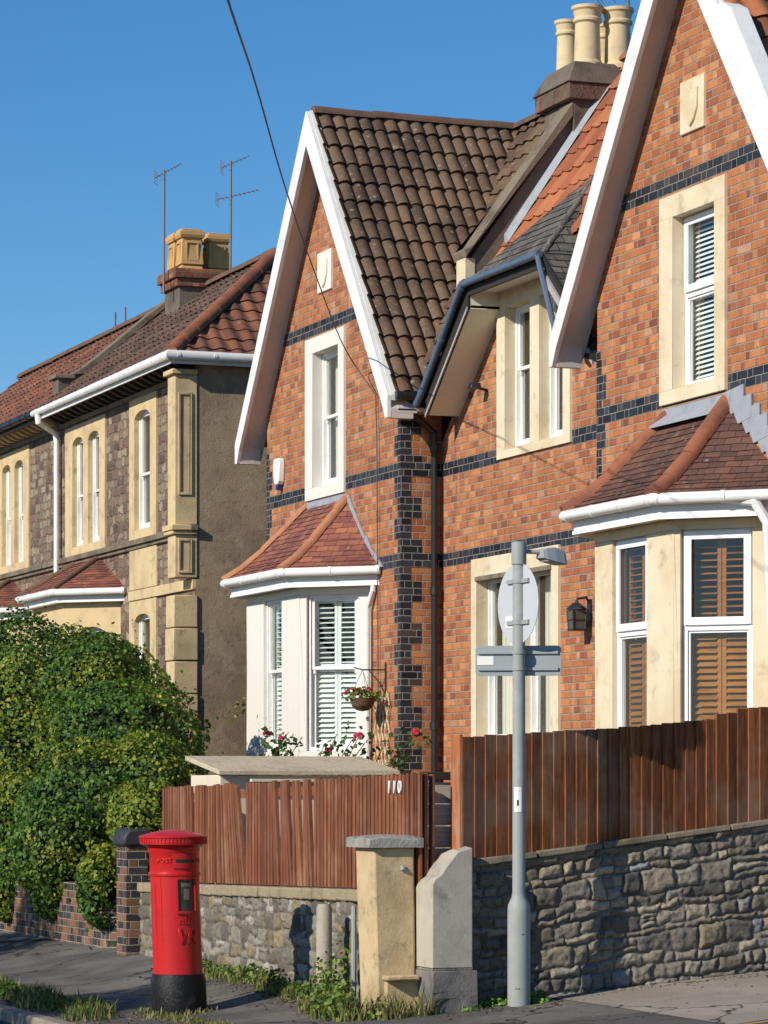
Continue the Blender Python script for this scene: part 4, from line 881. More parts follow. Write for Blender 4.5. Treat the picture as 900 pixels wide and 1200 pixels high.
# ================================================================== boundary walls
def vnoise(u, v, sc, seed):
    r_ = np.random.default_rng(seed); T = r_.random((256, 256)); x = u*sc; y = v*sc
    i = np.floor(x).astype(int); j = np.floor(y).astype(int); f = x-i; g = y-j; f = f*f*(3-2*f); g = g*g*(3-2*g)
    a = T[i % 256, j % 256]; b = T[(i+1) % 256, j % 256]; c = T[i % 256, (j+1) % 256]; d = T[(i+1) % 256, (j+1) % 256]
    return a*(1-f)*(1-g)+b*f*(1-g)+c*(1-f)*g+d*f*g
def rubble_wall(name, P, e, L, zb, zt, thick, palette, mortar, seed, du=.014, hmin=.09, hmax=.24, amp=.045, cap=None, label='', cat='stone wall'):
    r_ = random.Random(seed); Hh = max(zt(0), zt(L))-min(zb(0), zb(L))+.3; z00 = min(zb(0), zb(L))-.1
    rects = []; z = 0
    while z < Hh+.3:
        h = r_.uniform(hmin, hmax); u = -.3
        while u < L+.3:
            wd = r_.uniform(.09, .3)*(1+(h > .17)*.4)
            t = r_.random()
            if h > .15 and t < .45:
                k = r_.uniform(.35, .65); rects += [(u, u+wd, z, z+h*k), (u, u+wd*r_.uniform(.4, .6), z+h*k, z+h)]; rects.append((rects[-1][1], u+wd, z+h*k, z+h))
            elif h > .12 and h < .2 and t > .95: rects += [(u, u+wd, z, z+h*.33), (u, u+wd, z+h*.33, z+h*.66), (u, u+wd, z+h*.66, z+h)]
            else: rects.append((u, u+wd, z, z+h))
            u += wd
        z += h
    nu = int(L/du)+1; nv = int(1.9/du)
    uu, tt = np.meshgrid(np.linspace(0, L, nu), np.linspace(0, 1, nv), indexing='ij')
    ZB = np.array([zb(a) for a in uu[:, 0]])[:, None]; ZT = np.array([zt(a) for a in uu[:, 0]])[:, None]
    nv = max(20, int(float((ZT-ZB).max())/du)); uu, tt = np.meshgrid(np.linspace(0, L, nu), np.linspace(0, 1, nv), indexing='ij')
    zz = ZB+(ZT-ZB)*tt; slope = (zt(L)-zt(0))/L
    wu = uu+(vnoise(uu+9, zz+9, 4.5, seed)-.5)*.07+(vnoise(uu+9, zz+9, 14, seed+1)-.5)*.03
    wz = zz-slope*uu-z00+(vnoise(uu+9, zz+9, 4., seed+2)-.5)*.07+(vnoise(uu+9, zz+9, 15, seed+3)-.5)*.03
    Ht = np.zeros_like(uu); col = np.zeros(uu.shape+(3,)); col[:] = mortar; pal = np.array(palette)
    for (a, b, c, d) in rects:
        i0 = max(0, int((a-.12)/du)); i1 = min(nu, int((b+.12)/du)+1)
        if i1 <= i0: continue
        su, sz = wu[i0:i1], wz[i0:i1]
        dd = np.minimum(np.minimum(su-a, b-su), np.minimum(sz-c, d-sz)); msk = dd > .006
        if not msk.any(): continue
        k = r_.uniform(.35, 1.); tilt = r_.uniform(-.2, .3); cz = (c+d)/2
        prof = np.clip((dd-.006)/.03, 0, 1)**.55*amp*k+(sz-cz)*tilt*.3+(su-(a+b)/2)*r_.uniform(-.12, .12)
        pc = pal[r_.randrange(len(pal))]*r_.uniform(.75, 1.2)
        Ht[i0:i1][msk] = np.maximum(prof[msk], .004); col[i0:i1][msk] = pc
    Ht += (vnoise(uu+3, zz+3, 22, seed+5)-.5)*.016+(vnoise(uu+3, zz+3, 50, seed+6)-.5)*.008
    e = Vector((e[0], e[1], 0)).normalized(); o_ = Vector((e.y, -e.x, 0))   # outward
    V = [tuple(Vector((P[0], P[1], 0))+e*float(uu[i, j])+o_*float(Ht[i, j])+Vector((0, 0, float(zz[i, j])))) for i in range(nu) for j in range(nv)]
    Fc = [(i*nv+j, (i+1)*nv+j, (i+1)*nv+j+1, i*nv+j+1) for i in range(nu-1) for j in range(nv-1)]
    k = len(V); top = []
    for q in (0, L):       # backing block
        for dz in (zb(q), zt(q)): V.append(tuple(Vector((P[0], P[1], dz))+e*q-o_*thick))
    f0, f1, f2, f3 = 0, nv-1, (nu-1)*nv, (nu-1)*nv+nv-1
    Fc += [(k+2, k, k+1, k+3)]
    Fc += [tuple([i*nv+nv-1 for i in range(nu)])+(k+3, k+1)]
    Fc += [tuple([j for j in range(nv)])+(k+1, k), tuple([(nu-1)*nv+j for j in range(nv)][::-1])+(k+2, k+3)]
    me = bpy.data.meshes.new(name); b = Vector((P[0], P[1], zb(0))); me.from_pydata([tuple(Vector(v)-b) for v in V], [], Fc)
    at = me.color_attributes.new('tint', 'FLOAT_COLOR', 'POINT'); ar = np.ones((len(V), 4), dtype=np.float32); ar[:nu*nv, :3] = col.reshape(-1, 3); ar[nu*nv:, :3] = mortar
    at.data.foreach_set('color', ar.ravel()); me.shade_smooth(); me.set_sharp_from_angle(angle=R(60)); me.materials.append(M['rub'])
    ob = bpy.data.objects.new(name, me); S.collection.objects.link(ob); ob.location = b; BASE[ob.name] = b
    return tag(ob, label, cat)
rw = rubble_wall('rubble_wall', (6.3, -4.06), (0, 1), 9, lambda u: gz(6.3, -4.06+u)-.15, lambda u: 1.28+.122*u, .35,
    [(.33, .285, .215), (.25, .215, .165), (.2, .18, .145), (.37, .31, .22), (.28, .245, .19), (.12, .108, .092), (.25, .195, .135), (.28, .235, .17), (.19, .165, .13), (.22, .185, .14), (.29, .28, .26)], (.15, .132, .105), 5, hmin=.05, hmax=.2, amp=.042,
    label='dark rubble stone wall carrying the board fence behind the lamp post')
m = MB(); 
for i in range(14):
    a, b_ = -4.06+i*.62, -4.06+(i+1)*.62-.012; r0 = .06*random.random()
    zf = lambda y: 1.285+.122*(y+4.06)
    m.hexa([(5.95, a, zf(a)), (6.35+r0*.4, a, zf(a)), (6.35+r0*.4, b_, zf(b_)), (5.95, b_, zf(b_)), (5.95, a, zf(a)+.065), (6.34+r0*.4, a, zf(a)+.05+r0*.3), (6.34+r0*.4, b_, zf(b_)+.05), (5.95, b_, zf(b_)+.065)])
m.build('wall_coping', 'coping', rw, bevel=.012)
rl = rubble_wall('rubble_wall', (-1.85, -4.6), (1, 0), 7.9, lambda u: gz(-1.85+u, -4.6)-.15, lambda u: .83+.018*u, .3,
    [(.24, .215, .17), (.3, .27, .22), (.18, .16, .13), (.27, .22, .14), (.14, .13, .11), (.36, .33, .28)], (.15, .13, .1), 23, hmin=.08, hmax=.19, amp=.03, du=.015,
    label='pale limewashed rubble wall under the slat fence behind the post box')
m = MB(); x = -1.85
while x < 5.95:
    wd = random.uniform(.22, .4); x2 = min(x+wd, 6.03); zf = .835+.018*(x+1.85); m.box(x, x2-.012, -4.66+random.random()*.02, -4.32, zf, zf+.105); x += wd
m.build('wall_coping', stonecol('buff_coping', (.32, .26, .16), [((.2, .17, .12), .45, .7, .7, 5.), ((.5, .44, .32), .55, .8, .5, 9.)], bump=.8), rl, bevel=.015)

# ---------------- brick boundary wall with pier, far left
bw = thing('brick_wall', (-2.4, -4.6, 0), 'low mixed brick wall half hidden under the big creeper', 'brick wall')
m = MB(); m.box(-14, -3.35, -4.62, -4.38, -.1, .86); m.build('wall', 'pier_brick', bw, smooth=0)
m = MB(); m.lathe((-3.35, -4.3, 0), [(.32, -.1), (.32, .98)], 14, -math.pi/2, 0)
v = list(m.v); m = MB()
for i in range(10):
    a, b_ = -math.pi/2+math.pi/2*i/10, -math.pi/2+math.pi/2*(i+1)/10; p = lambda t, z: (-3.35+.32*math.cos(t), -4.3+.32*math.sin(t), z)
    m.face([p(a, -.1), p(b_, -.1), p(b_, .98), p(a, .98)], [(a*.32, -.1), (b_*.32, -.1), (b_*.32, .98), (a*.32, .98)])
m.face([(-3.4, -4.63, -.1), (-3.35, -4.62, -.1), (-3.35, -4.62, .98), (-3.4, -4.63, .98)]); m.box(-3.9, -3.05, -4.3, -3.9, -.1, .978)
m.build('rounded_end', 'pier_brick', bw, smooth=40)
pr = thing('brick_pier', (-2.15, -4.55, 0), 'mixed brick gate pier with rounded dark cap beside the post box', 'brick pier')
m = MB(); m.box(-2.3, -1.92, -4.75, -4.5, 0, 1.33); m.build('shaft', 'pier_brick', pr, bevel=.008)
m = MB(); m.prism([(-2.34, -4.79, 1.331), (-2.34, -4.79, 1.43), (-2.34, -4.72, 1.52), (-2.34, -4.5, 1.52), (-2.34, -4.43, 1.43), (-2.34, -4.43, 1.331)], (.46, 0, 0)); m.build('cap', stonecol('engineering_brick_cap', (.04, .04, .045), [((.1, .09, .08), .5, .75, .5, 5.)], rough=.5, bump=.3), pr, bevel=.03)

# ---------------- gate pillars
def pillar(mb, x0, x1, y0, y1, z0, z1, tp=.0, lean=(0, 0)):
    n = 7
    for i in range(n):
        a, b_ = i/n, (i+1)/n; f = lambda t: (x0+tp*t+lean[0]*t, x1-tp*t+lean[0]*t, y0+tp*t+lean[1]*t, y1-tp*t+lean[1]*t, z0+(z1-z0)*t)
        A, B = f(a), f(b_); q = lambda T: [(T[0], T[2], T[4]), (T[1], T[2], T[4]), (T[1], T[3], T[4]), (T[0], T[3], T[4])]
        P0, P1 = q(A), q(B)
        for k in range(4):
            l = (k+1) % 4; mb.face([P0[k], P0[l], P1[l], P1[k]])
        if i == 0: mb.face(P0[::-1])
        if i == n-1: mb.face(P1)
p1_ = thing('gate_pillar', (6.0, -4.7, .1), 'yellow stone gate pillar with a grey slab on top', 'gate pillar')
m = MB(); pillar(m, 5.83, 6.26, -4.88, -4.53, .0, 1.456, -.012, (-.035, -.02)); m.build('shaft', 'pillar_y', p1_, bevel=.02)
m = MB(); m.box(5.9, 6.3, -4.82, -4.52, -.05, .33); m.box(6.26, 6.4, -4.85, -4.55, .33, .375); m.build('plinth', 'pillar_y', p1_, bevel=.015)
m = MB(); R2 = random.Random(4)
sx = [5.71, 5.81, 5.94, 6.08, 6.2, 6.29]; sy = [-4.97, -4.86, -4.72, -4.58, -4.47]
tz = lambda i, j: 1.555+.012*math.sin(i*2.3+j*1.9)+(-.02 if i in (0, 5) or j in (0, 4) else 0)
for i in range(5):
    for j in range(4): m.face([(sx[i], sy[j], tz(i, j)), (sx[i+1], sy[j], tz(i+1, j)), (sx[i+1], sy[j+1], tz(i+1, j+1)), (sx[i], sy[j+1], tz(i, j+1))])
for i in range(5):
    for (j, d) in ((0, 1), (4, -1)):
        a, b_ = (i, i+1) if d > 0 else (i+1, i); m.face([(sx[a], sy[j], 1.455), (sx[b_], sy[j], 1.455), (sx[b_], sy[j], tz(b_, j)), (sx[a], sy[j], tz(a, j))])
for j in range(4):
    for (i, d) in ((5, 1), (0, -1)):
        a, b_ = (j, j+1) if d > 0 else (j+1, j); m.face([(sx[i], sy[a], 1.455), (sx[i], sy[b_], 1.455), (sx[i], sy[b_], tz(i, b_)), (sx[i], sy[a], tz(i, a))])
m.face([(5.71, -4.97, 1.455), (5.71, -4.47, 1.455), (6.29, -4.47, 1.455), (6.29, -4.97, 1.455)]); m.build('slab', 'caprock', p1_, bevel=.008)
m = MB(); m.tube([(6.2, -4.65, 1.28), (6.25, -4.65, 1.285), (6.265, -4.655, 1.26)], .018, 8); m.lathe((6.22, -4.63, 1.27), [(0, -.035), (.03, -.02), (.035, 0), (.03, .02), (0, .035)], 10); m.build('hinge_stub', 'galv', p1_)
p2_ = thing('gate_pillar', (6.4, -4.33, .1), 'grey rendered gate pillar with a broken sloping top', 'gate pillar')
m = MB(); x0, x1, y0, y1 = 6.2, 6.6, -4.52, -4.15
prof = [(y0, 1.14), (y0+.03, 1.2), (y0+.09, 1.24), (y0+.13, 1.3), (y0+.19, 1.37), (y0+.24, 1.43), (y0+.3, 1.445), (y1, 1.455)]
for (a, za), (b_, zb_) in zip(prof, prof[1:]):
    m.face([(x1, a, .44), (x1, b_, .44), (x1, b_, zb_), (x1, a, za)]); m.face([(x0, b_, .44), (x0, a, .44), (x0, a, za-.03), (x0, b_, zb_-.03)])
    h_ = lambda y: .014*math.sin(y*57.)+.004; m.face([(x0, a, za-.03), (x1-.15, a, za+h_(a)), (x1-.15, b_, zb_+h_(b_)), (x0, b_, zb_-.03)]); m.face([(x1-.15, a, za+h_(a)), (x1, a, za), (x1, b_, zb_), (x1-.15, b_, zb_+h_(b_))])
m.face([(x0, y0, .44), (x1, y0, .44), (x1, y0, 1.14), (x1-.15, y0, 1.14+h_(y0)), (x0, y0, 1.11)]); m.face([(x1, y1, .44), (x0, y1, .44), (x0, y1, 1.425), (x1-.15, y1, 1.455+h_(y1)), (x1, y1, 1.455)])
m.build('shaft', 'pillar_g', p2_, bevel=.01)
m = MB(); pillar(m, x0-.03, x1+.06, y0-.02, y1+.03, -.1, .42, .01); pillar(m, x0, x1+.0, y0, y1, .42, .45, .0); m.build('plinth', 'pillar_base', p2_, bevel=.015)
m = MB(); m.tube([(4.84, -4.86, 0), (4.84, -4.86, .9), (4.84, -4.86, .93)], [.075, .07, .055], 12)
tag(m.build('concrete_post', 'concrete', base=(4.84, -4.86, 0)), 'short round concrete post standing against the rubble wall', 'post')
m = MB(); m.tube([(5.12, -4.68, .1), (5.12, -4.68, .92)], .024, 8); m.box(5.09, 5.15, -4.66, -4.6, .5, .53); m.box(5.09, 5.15, -4.66, -4.6, .8, .83)
tag(m.build('conduit_pipe', 'galv', base=(5.12, -4.68, .1)), 'thin grey conduit pipe fixed to the wall beside the concrete post', 'pipe')

# ---------------- slat fence of number 110 and its return
fl = thing('slat_fence', (2.4, -4.5, .95), 'reddish brown slat fence numbered 110 on the pale rubble wall', 'fence')
m = MB(); x = -1.28; i = 0; fr_ = random.Random(3)
while x < 6.17:
    lean = 0; gap = 0
    if 1.3 < x < 1.5: lean = .0
    nx = x+.096; L_ = lambda q: (q-.5)*.26 if .5 < q < 1.6 else (((q-2.3) % .33)/.33*.17 if 2.3 < q < 3.6 else ((q+.9)*.12 if -.9 < q < -.2 else 0))
    lean = L_(x); skip = L_(nx) < lean-.01
    zb_ = .965+.017*(x+1.3); zt_ = 1.985+.016*(x+1.3)+fr_.uniform(-.012, .012)-.02
    c = fr_.uniform(.72, 1.2); m.cur = (c, c*fr_.uniform(.95, 1.03), c)
    if not gap:
        w_ = .062; y0, y1 = -4.53+fr_.uniform(-.004, .004), -4.5
        m.hexa([(x, y0, zb_), (x+w_, y0, zb_), (x+w_, y1, zb_), (x, y1, zb_), (x-lean, y0, zt_), (x+w_-lean, y0, zt_), (x+w_-lean, y1, zt_), (x-lean, y1, zt_)])
        if not skip:
            m.cur = (c*.7,)*3; m.hexa([(x+w_, y1-.012, zb_), (x+.096, y1-.012, zb_), (x+.096, y1, zb_), (x+w_, y1, zb_), (x+w_-lean, y1-.012, zt_-.01), (x+.096-lean, y1-.012, zt_-.01), (x+.096-lean, y1, zt_-.01), (x+w_-lean, y1, zt_-.01)])  # strips between slats tinted darker, groove shade put into the colour
    x += .096; i += 1
m.build('slat_panel', 'fence_l', fl, smooth=0, tint=True)
m = MB()
for z in (1.15, 1.82): m.hexa([(-1.28, -4.498, z), (6.15, -4.498, z+.12), (6.15, -4.46, z+.12), (-1.28, -4.46, z), (-1.28, -4.498, z+.08), (6.15, -4.498, z+.2), (6.15, -4.46, z+.2), (-1.28, -4.46, z+.08)])
m.build('rail', 'fence_l', fl, smooth=0, tint=True)
m = MB()
for k, (a, b_) in enumerate(((-4.5, -4.47), (-4.445, -4.41), (-4.37, -4.34))): m.box(6.17-k*.015, 6.25-k*.02, a, b_, 1.0, 2.1-k*.01)
m.build('end_post', 'fence_l', fl, bevel=.004, tint=True)
def text_mesh(txt, size, ext, mat, place, name, parent, shear=0, space=1.0):
    cu = bpy.data.curves.new('t', 'FONT'); cu.body = txt; cu.size = size; cu.extrude = ext; cu.align_x = 'CENTER'; cu.align_y = 'CENTER'; cu.shear = shear; cu.space_character = space; cu.bevel_depth = ext*.3; cu.resolution_u = 3
    ob = bpy.data.objects.new('t', cu); S.collection.objects.link(ob); dg = bpy.context.evaluated_depsgraph_get(); dg.update()
    me = bpy.data.meshes.new_from_object(ob.evaluated_get(dg)); bpy.data.objects.remove(ob); bpy.data.curves.remove(cu)
    b = BASE[parent.name]
    for v in me.vertices: v.co = place(v.co)-b
    me.materials.clear(); me.materials.append(M[mat]); me.name = name
    o = bpy.data.objects.new(name, me); S.collection.objects.link(o); o.parent = parent; BASE[o.name] = b; return o
text_mesh('110', .17, .006, 'paper', lambda c: Vector((5.78+c.x*1.0, -4.548-c.z, 1.965+c.y*.9)), 'house_number', fl, space=1.5)

# ---------------- board fence on the dark wall
fb = thing('board_fence', (6.1, -2, 1.5), 'dark brown featheredge board fence on top of the dark rubble wall', 'fence')
m = MB(); y = -4.12; k = 0
while y < 5.0:
    w_ = random.uniform(.098, .112); c = random.uniform(.7, 1.25); m.cur = (c, c*random.uniform(.93, 1.04), c*random.uniform(.9, 1.05))
    q0 = 1.335+.122*(y+4)+random.uniform(-.0, .012); zt_ = 2.405+.062*(y+4.05) if y < -2.8 else 2.48+.09*(y+2.8)
    if y > -1.75: zt_ += .04
    if y > -1.5: zt_ += .03
    zt_ += random.uniform(-.006, .006); tk = random.uniform(.024, .034); o_ = random.uniform(0, .006)
    m.hexa([(6.26, y, q0), (6.27+tk+o_, y, q0), (6.275+o_, y+w_+.01, q0), (6.26, y+w_+.01, q0), (6.26, y, zt_), (6.27+tk+o_, y, zt_), (6.275+o_, y+w_+.01, zt_), (6.26, y+w_+.01, zt_)])
    y += w_; k += 1
m.build('board_panel', 'fence_r', fb, smooth=0, tint=True)
m = MB()
for z in (1.62, 2.2): m.hexa([(6.2, -4.0, z), (6.25, -4.0, z), (6.25, 5, z+.9), (6.2, 5, z+.9), (6.2, -4.0, z+.08), (6.25, -4.0, z+.08), (6.25, 5, z+.98), (6.2, 5, z+.98)])
m.build('rail', 'fence_r', fb, smooth=0, tint=True)
m = MB(); m.cur = (1.7, 1.6, 1.5); m.box(6.1, 6.305, -4.155, -4.122, 1.3, 2.42); m.build('end_post', 'fence_r', fb, bevel=.004, tint=True)  # post tinted brighter than the boards, its sunlit look put into the colour
# ---------------- gate
gt = thing('garden_gate', (6.0, -4.25, .8), 'grey horizontal board gate between the two fences', 'gate')
m = MB()
for k in range(8): m.box(5.97, 6.0, -4.42, -4.07, .5+k*.19, .5+k*.19+.18)
m.build('board_panel', 'gatewood', gt, bevel=.006)
m = MB(); m.box(5.95, 6.03, -4.42, -4.07, 2.03, 2.1); m.build('top_rail', 'dark', gt, bevel=.006)

# ---------------- bin store
bs = thing('bin_store', (-.6, -3.3, .9), 'cream painted garden bin store with a pale felted lid behind the slat fence', 'bin store')
X1, Y0, Y1 = 2.0, -4.42, -3.02     # placed behind the fence, open front towards +x
def hy(a, b, yl):
    r_ = (a-450)/3750.; Y = (yl+2.31333*CS+34.7*SN)/(r_*CS+SN); X = r_*Y; return (X-2.31333)*SN-(Y-34.7)*CS
m = MB(); bx1 = -.1; m.box(-1.12, bx1, -4.26, -2.34, .85, 2.1); m.build('body', 'bincream', bs, bevel=.01)
m = MB(); m.hexa([(-1.2, -4.3, 2.26), (bx1+.1, -4.3, 2.1), (bx1+.1, -2.29, 2.1), (-1.2, -2.29, 2.26), (-1.2, -4.3, 2.31), (bx1+.1, -4.3, 2.15), (bx1+.1, -2.29, 2.15), (-1.2, -2.29, 2.31)]); m.build('lid', 'binroof', bs, bevel=.006)
m = MB(); m.box(bx1, bx1+.14, -3.95, -2.36, 2.03, 2.06); m.build('front_batten', 'bincream', bs, smooth=0)
m = MB(); m.box(bx1+.001, bx1+.02, -3.9, -2.45, 1.0, 2.0); m.build('door', 'bincream', bs, bevel=.005)
m = MB(); n = 12
for i in range(n):
    a, b_ = i/n, (i+1)/n; P = lambda t, x: (x-.3, -3.3+t*.95, 1.98+.1*math.sin(t*math.pi))
    m.face([P(a, 1.5), P(b_, 1.5), P(b_, 1.75), P(a, 1.75)]); m.face([P(a, 1.75), P(b_, 1.75), (1.45, -3.3+b_*.95, 1.2), (1.45, -3.3+a*.95, 1.2)])
lid = m.build('wheelie_bin', 'fascia_grey', base=(1.6, -3, .9)); tag(lid, 'grey domed bin lid just showing over the slat fence', 'bin')

# ================================================================== post box
pb = thing('pillar_box', (4.05, -5.94, .0), 'red cylindrical post box with black base on the pavement', 'post box')
PX, PY = 4.05, -5.965; ang0 = math.atan2((cam.location.y-PY), (cam.location.x-PX))+R(27)   # direction its aperture faces
def lean_(o):   # settles slightly to the left
    for v in o.data.vertices: v.co += Vector((-.352, -.936, 0))*(v.co.z*.035)
zg = gz(PX, PY)-.02
m = MB(); m.lathe((PX, PY, 0), [(.245, zg), (.25, .03), (.25, .24), (.238, .262), (.232, .29), (.222, .295)], 48); lean_(m.build('base', 'boxblack', pb, smooth=35))
m = MB(); m.lathe((PX, PY, 0), [(.225, .29), (.222, .5), (.22, 1.17), (.232, 1.175), (.235, 1.19), (.232, 1.205), (.222, 1.21), (.222, 1.37), (.232, 1.385), (.235, 1.41)], 64); b1 = m.build('body', 'red', pb, smooth=35); lean_(b1)
m = MB(); m.lathe((PX, PY, 0), [(.235, 1.41), (.24, 1.425), (.262, 1.44), (.29, 1.452), (.302, 1.458), (.302, 1.464), (.298, 1.466), (.298, 1.512), (.302, 1.514), (.31, 1.517), (.31, 1.528), (.304, 1.533), (.2, 1.562), (.1, 1.582), (.0, 1.588)], 64)
for k in range(56):
    a = 2*math.pi*k/56; m.M = Matrix.Translation((PX, PY, 0)) @ Matrix.Rotation(a, 4, 'Z'); m.box(.29, .304, -.008, .008, 1.468, 1.51)
m.M = I4; lean_(m.build('cap', 'red', pb, smooth=35))
def wrap(a_c, r, z0): 
    def f(c): 
        a = ang0+a_c+c.x/r; return Vector((PX+(r+c.z)*math.cos(a), PY+(r+c.z)*math.sin(a), z0+c.y))
    return f
def patch(mb, a_c, w_, z0, z1, r, n=10):
    P = lambda t, z, rr: (PX+rr*math.cos(ang0+a_c+t/r), PY+rr*math.sin(ang0+a_c+t/r), z)
    for i in range(n):
        a, b_ = -w_/2+w_*i/n, -w_/2+w_*(i+1)/n
        mb.face([P(a, z0, r), P(b_, z0, r), P(b_, z1, r), P(a, z1, r)])
        mb.face([P(a, z1, r), P(b_, z1, r), P(b_, z1, r-.03), P(a, z1, r-.03)]); mb.face([P(b_, z0, r), P(a, z0, r), P(a, z0, r-.03), P(b_, z0, r-.03)])
    for t, s_ in ((-w_/2, 1), (w_/2, -1)):
        q = [P(t, z0, r-.03), P(t, z0, r), P(t, z1, r), P(t, z1, r-.03)]; mb.face(q[::s_])
m = MB(); patch(m, 0, .24, 1.245, 1.375, .234); ap = m.build('aperture_hood', 'red', b1, smooth=30); lean_(ap)
m = MB(); patch(m, 0, .19, 1.295, 1.325, .2365); lean_(m.build('aperture', 'black', b1, smooth=30))
m = MB()
for (a, w_, z0, z1) in ((-.095, .022, .85, 1.165), (.095, .022, .85, 1.165), (0, .212, .838, .862), (0, .212, 1.145, 1.168)): patch(m, a/.232, w_, z0, z1, .242)
lean_(m.build('notice_frame', 'red', b1, smooth=30))
m = MB(); patch(m, 0, .168, .862, 1.145, .226); lean_(m.build('notice_plate', 'plate', b1, smooth=30))
m = MB(); patch(m, 0, .055, .96, 1.06, .2275); patch(m, 0, .1, 1.08, 1.11, .2275); lean_(m.build('collection_card', 'coping', b1, smooth=30))
m = MB()
for (a, w_, z0, z1) in ((-.24, .006, .29, 1.16), (0.02, .52, 1.158, 1.166), (-.31, .005, .32, 1.1)): patch(m, a/.222, w_, z0, z1, .2235, 16)
lean_(m.build('door_edge', 'red', b1, smooth=30))
for txt, sz, a, z, sp in (('VR', .2, -.015/.22, .63, .7), ('P', .05, -.2/.22, 1.29, 1), ('POST', .055, -.19/.22, 1.31, 1.15), ('OFFICE', .05, .2/.22, 1.31, 1.0)):
    if txt == 'P': continue
    o = text_mesh(txt, sz, .009 if txt == 'VR' else .006, 'red', wrap(a, .222, z), 'cypher' if txt == 'VR' else 'lettering', b1, shear=.25 if txt == 'VR' else 0, space=sp); lean_(o)
m = MB()      # crown over the cypher
for k in range(5):
    t = (k-2)*.028; patch(m, (-.015+t)/.222, .012, .755, .785+.012*(2-abs(k-2)), .228)
patch(m, -.015/.222, .14, .745, .757, .228); lean_(m.build('crown', 'red', b1, smooth=30))
for v in [o for o in bpy.data.objects if o.parent is not None and o.name.startswith('zz')]: pass

# ================================================================== lamp post with the backs of two signs
LX, LY = 6.7, -3.77
lp = thing('street_lamp', (LX, LY, gz(LX, LY)), 'grey steel lamp post with round and oblong sign backs', 'street lamp')
cr = Vector((-SN*0+.352, .936, 0))     # not used for shape, direction across the street wall
m = MB(); g0 = gz(LX, LY)-.05; m.lathe((LX, LY, 0), [(.098, g0), (.098, .92), (.094, .97), (.08, 1.0), (.062, 1.04), (.056, 1.08), (.053, 3.9), (.0, 3.9)], 24); m.build('post', 'galv', lp, smooth=35)
m = MB(); m.lathe((LX, LY, 0), [(.054, 3.85), (.064, 3.855), (.064, 4.03), (.06, 4.045), (0, 4.05)], 20); m.build('top_sleeve', 'galv', lp, smooth=35)
A0 = R(90-20.6+8)      # arm heads right along the street
ad = Vector((.12, .993, 0)); 
m = MB(); m.tube([(LX, LY+.05, 3.965), (LX+.03, LY+.17, 3.96), (LX+.05, LY+.24, 3.96)], .018, 8); m.build('arm', 'galv', lp)
m = MB(Matrix.Translation((LX, LY, 0)) @ Matrix.Rotation(R(12), 4, 'Z') @ Matrix.Rotation(R(0), 4, 'X'))
hd = [(.06, .16, 3.91, 3.975), (.075, .2, 3.895, 3.995), (.085, .28, 3.875, 4.005), (.085, .37, 3.86, 3.985), (.055, .41, 3.86, 3.95)]
for (w0, y0, a0_, a1_), (w1, y1, b0_, b1_) in zip(hd, hd[1:]):
    m.hexa([(-w0+.08, y0, a0_), (w0+.08, y0, a0_), (w1+.08, y1, b0_), (-w1+.08, y1, b0_), (-w0*.6+.08, y0, a1_), (w0*.6+.08, y0, a1_), (w1*.6+.08, y1, b1_), (-w1*.6+.08, y1, b1_)])
hdo = m.build('lamp_head', 'sign_grey', lp, bevel=.006)
m = MB(m.M); m.hexa([(.02, .2, 3.885), (.14, .2, 3.885), (.14, .35, 3.858), (.02, .35, 3.858), (.02, .2, 3.9), (.14, .2, 3.9), (.14, .35, 3.87), (.02, .35, 3.87)]); m.build('lamp_lens', 'soffit', hdo)
def zpx(v, dist=27.2): return 1.95+(925-v)/3750*dist
# round sign: seen from behind, turned well away
dz = zpx(708); ax = Vector((.80, .60, 0)).normalized()   # its plane runs this way
view = Vector((cam.location.x-LX, cam.location.y-LY, 0)).normalized()
right = Vector((-view.y, view.x, 0))
def turned(deg):     # in-plane direction, deg from facing the camera squarely
    return (right*math.cos(R(deg))+view*math.sin(R(deg))).normalized()
e = turned(60); inw = Vector((-e.y, e.x, 0)); c0 = Vector((LX, LY, 0))+inw*.075
if inw.dot(view) > 0: inw = -inw; c0 = Vector((LX, LY, 0))+inw*.075
c0 = c0-right*.075; m = MB(); n = 40; ring_ = [c0+e*(.345*math.cos(2*math.pi*k/n))+Vector((0, 0, dz+.345*math.sin(2*math.pi*k/n))) for k in range(n)]
m.prism(ring_, inw*.006); rs = m.build('round_sign', 'sign_disc', lp, bevel=.002)
m = MB()
for z in (dz+.19, dz-.16):
    m.prism([c0+e*-.16+Vector((0, 0, z-.018)), c0+e*.2+Vector((0, 0, z-.018)), c0+e*.2+Vector((0, 0, z+.018)), c0+e*-.16+Vector((0, 0, z+.018))], -inw*.02)
m.build('rail', 'galv', rs)
for z in (dz+.19, dz-.16): m = MB(); m.lathe((LX, LY, z), [(.053, -.02), (.06, -.02), (.06, .02), (.053, .02)], 20); m.build('sign_clamp', 'galv', lp)
m = MB(); m.prism([c0+e*-.2-inw*.003+Vector((0, 0, dz-.2)), c0+e*-.08-inw*.003+Vector((0, 0, dz-.2)), c0+e*-.08-inw*.003+Vector((0, 0, dz-.1)), c0+e*-.2-inw*.003+Vector((0, 0, dz-.1))], -inw*.002); m.build('sticker', 'paper', rs)
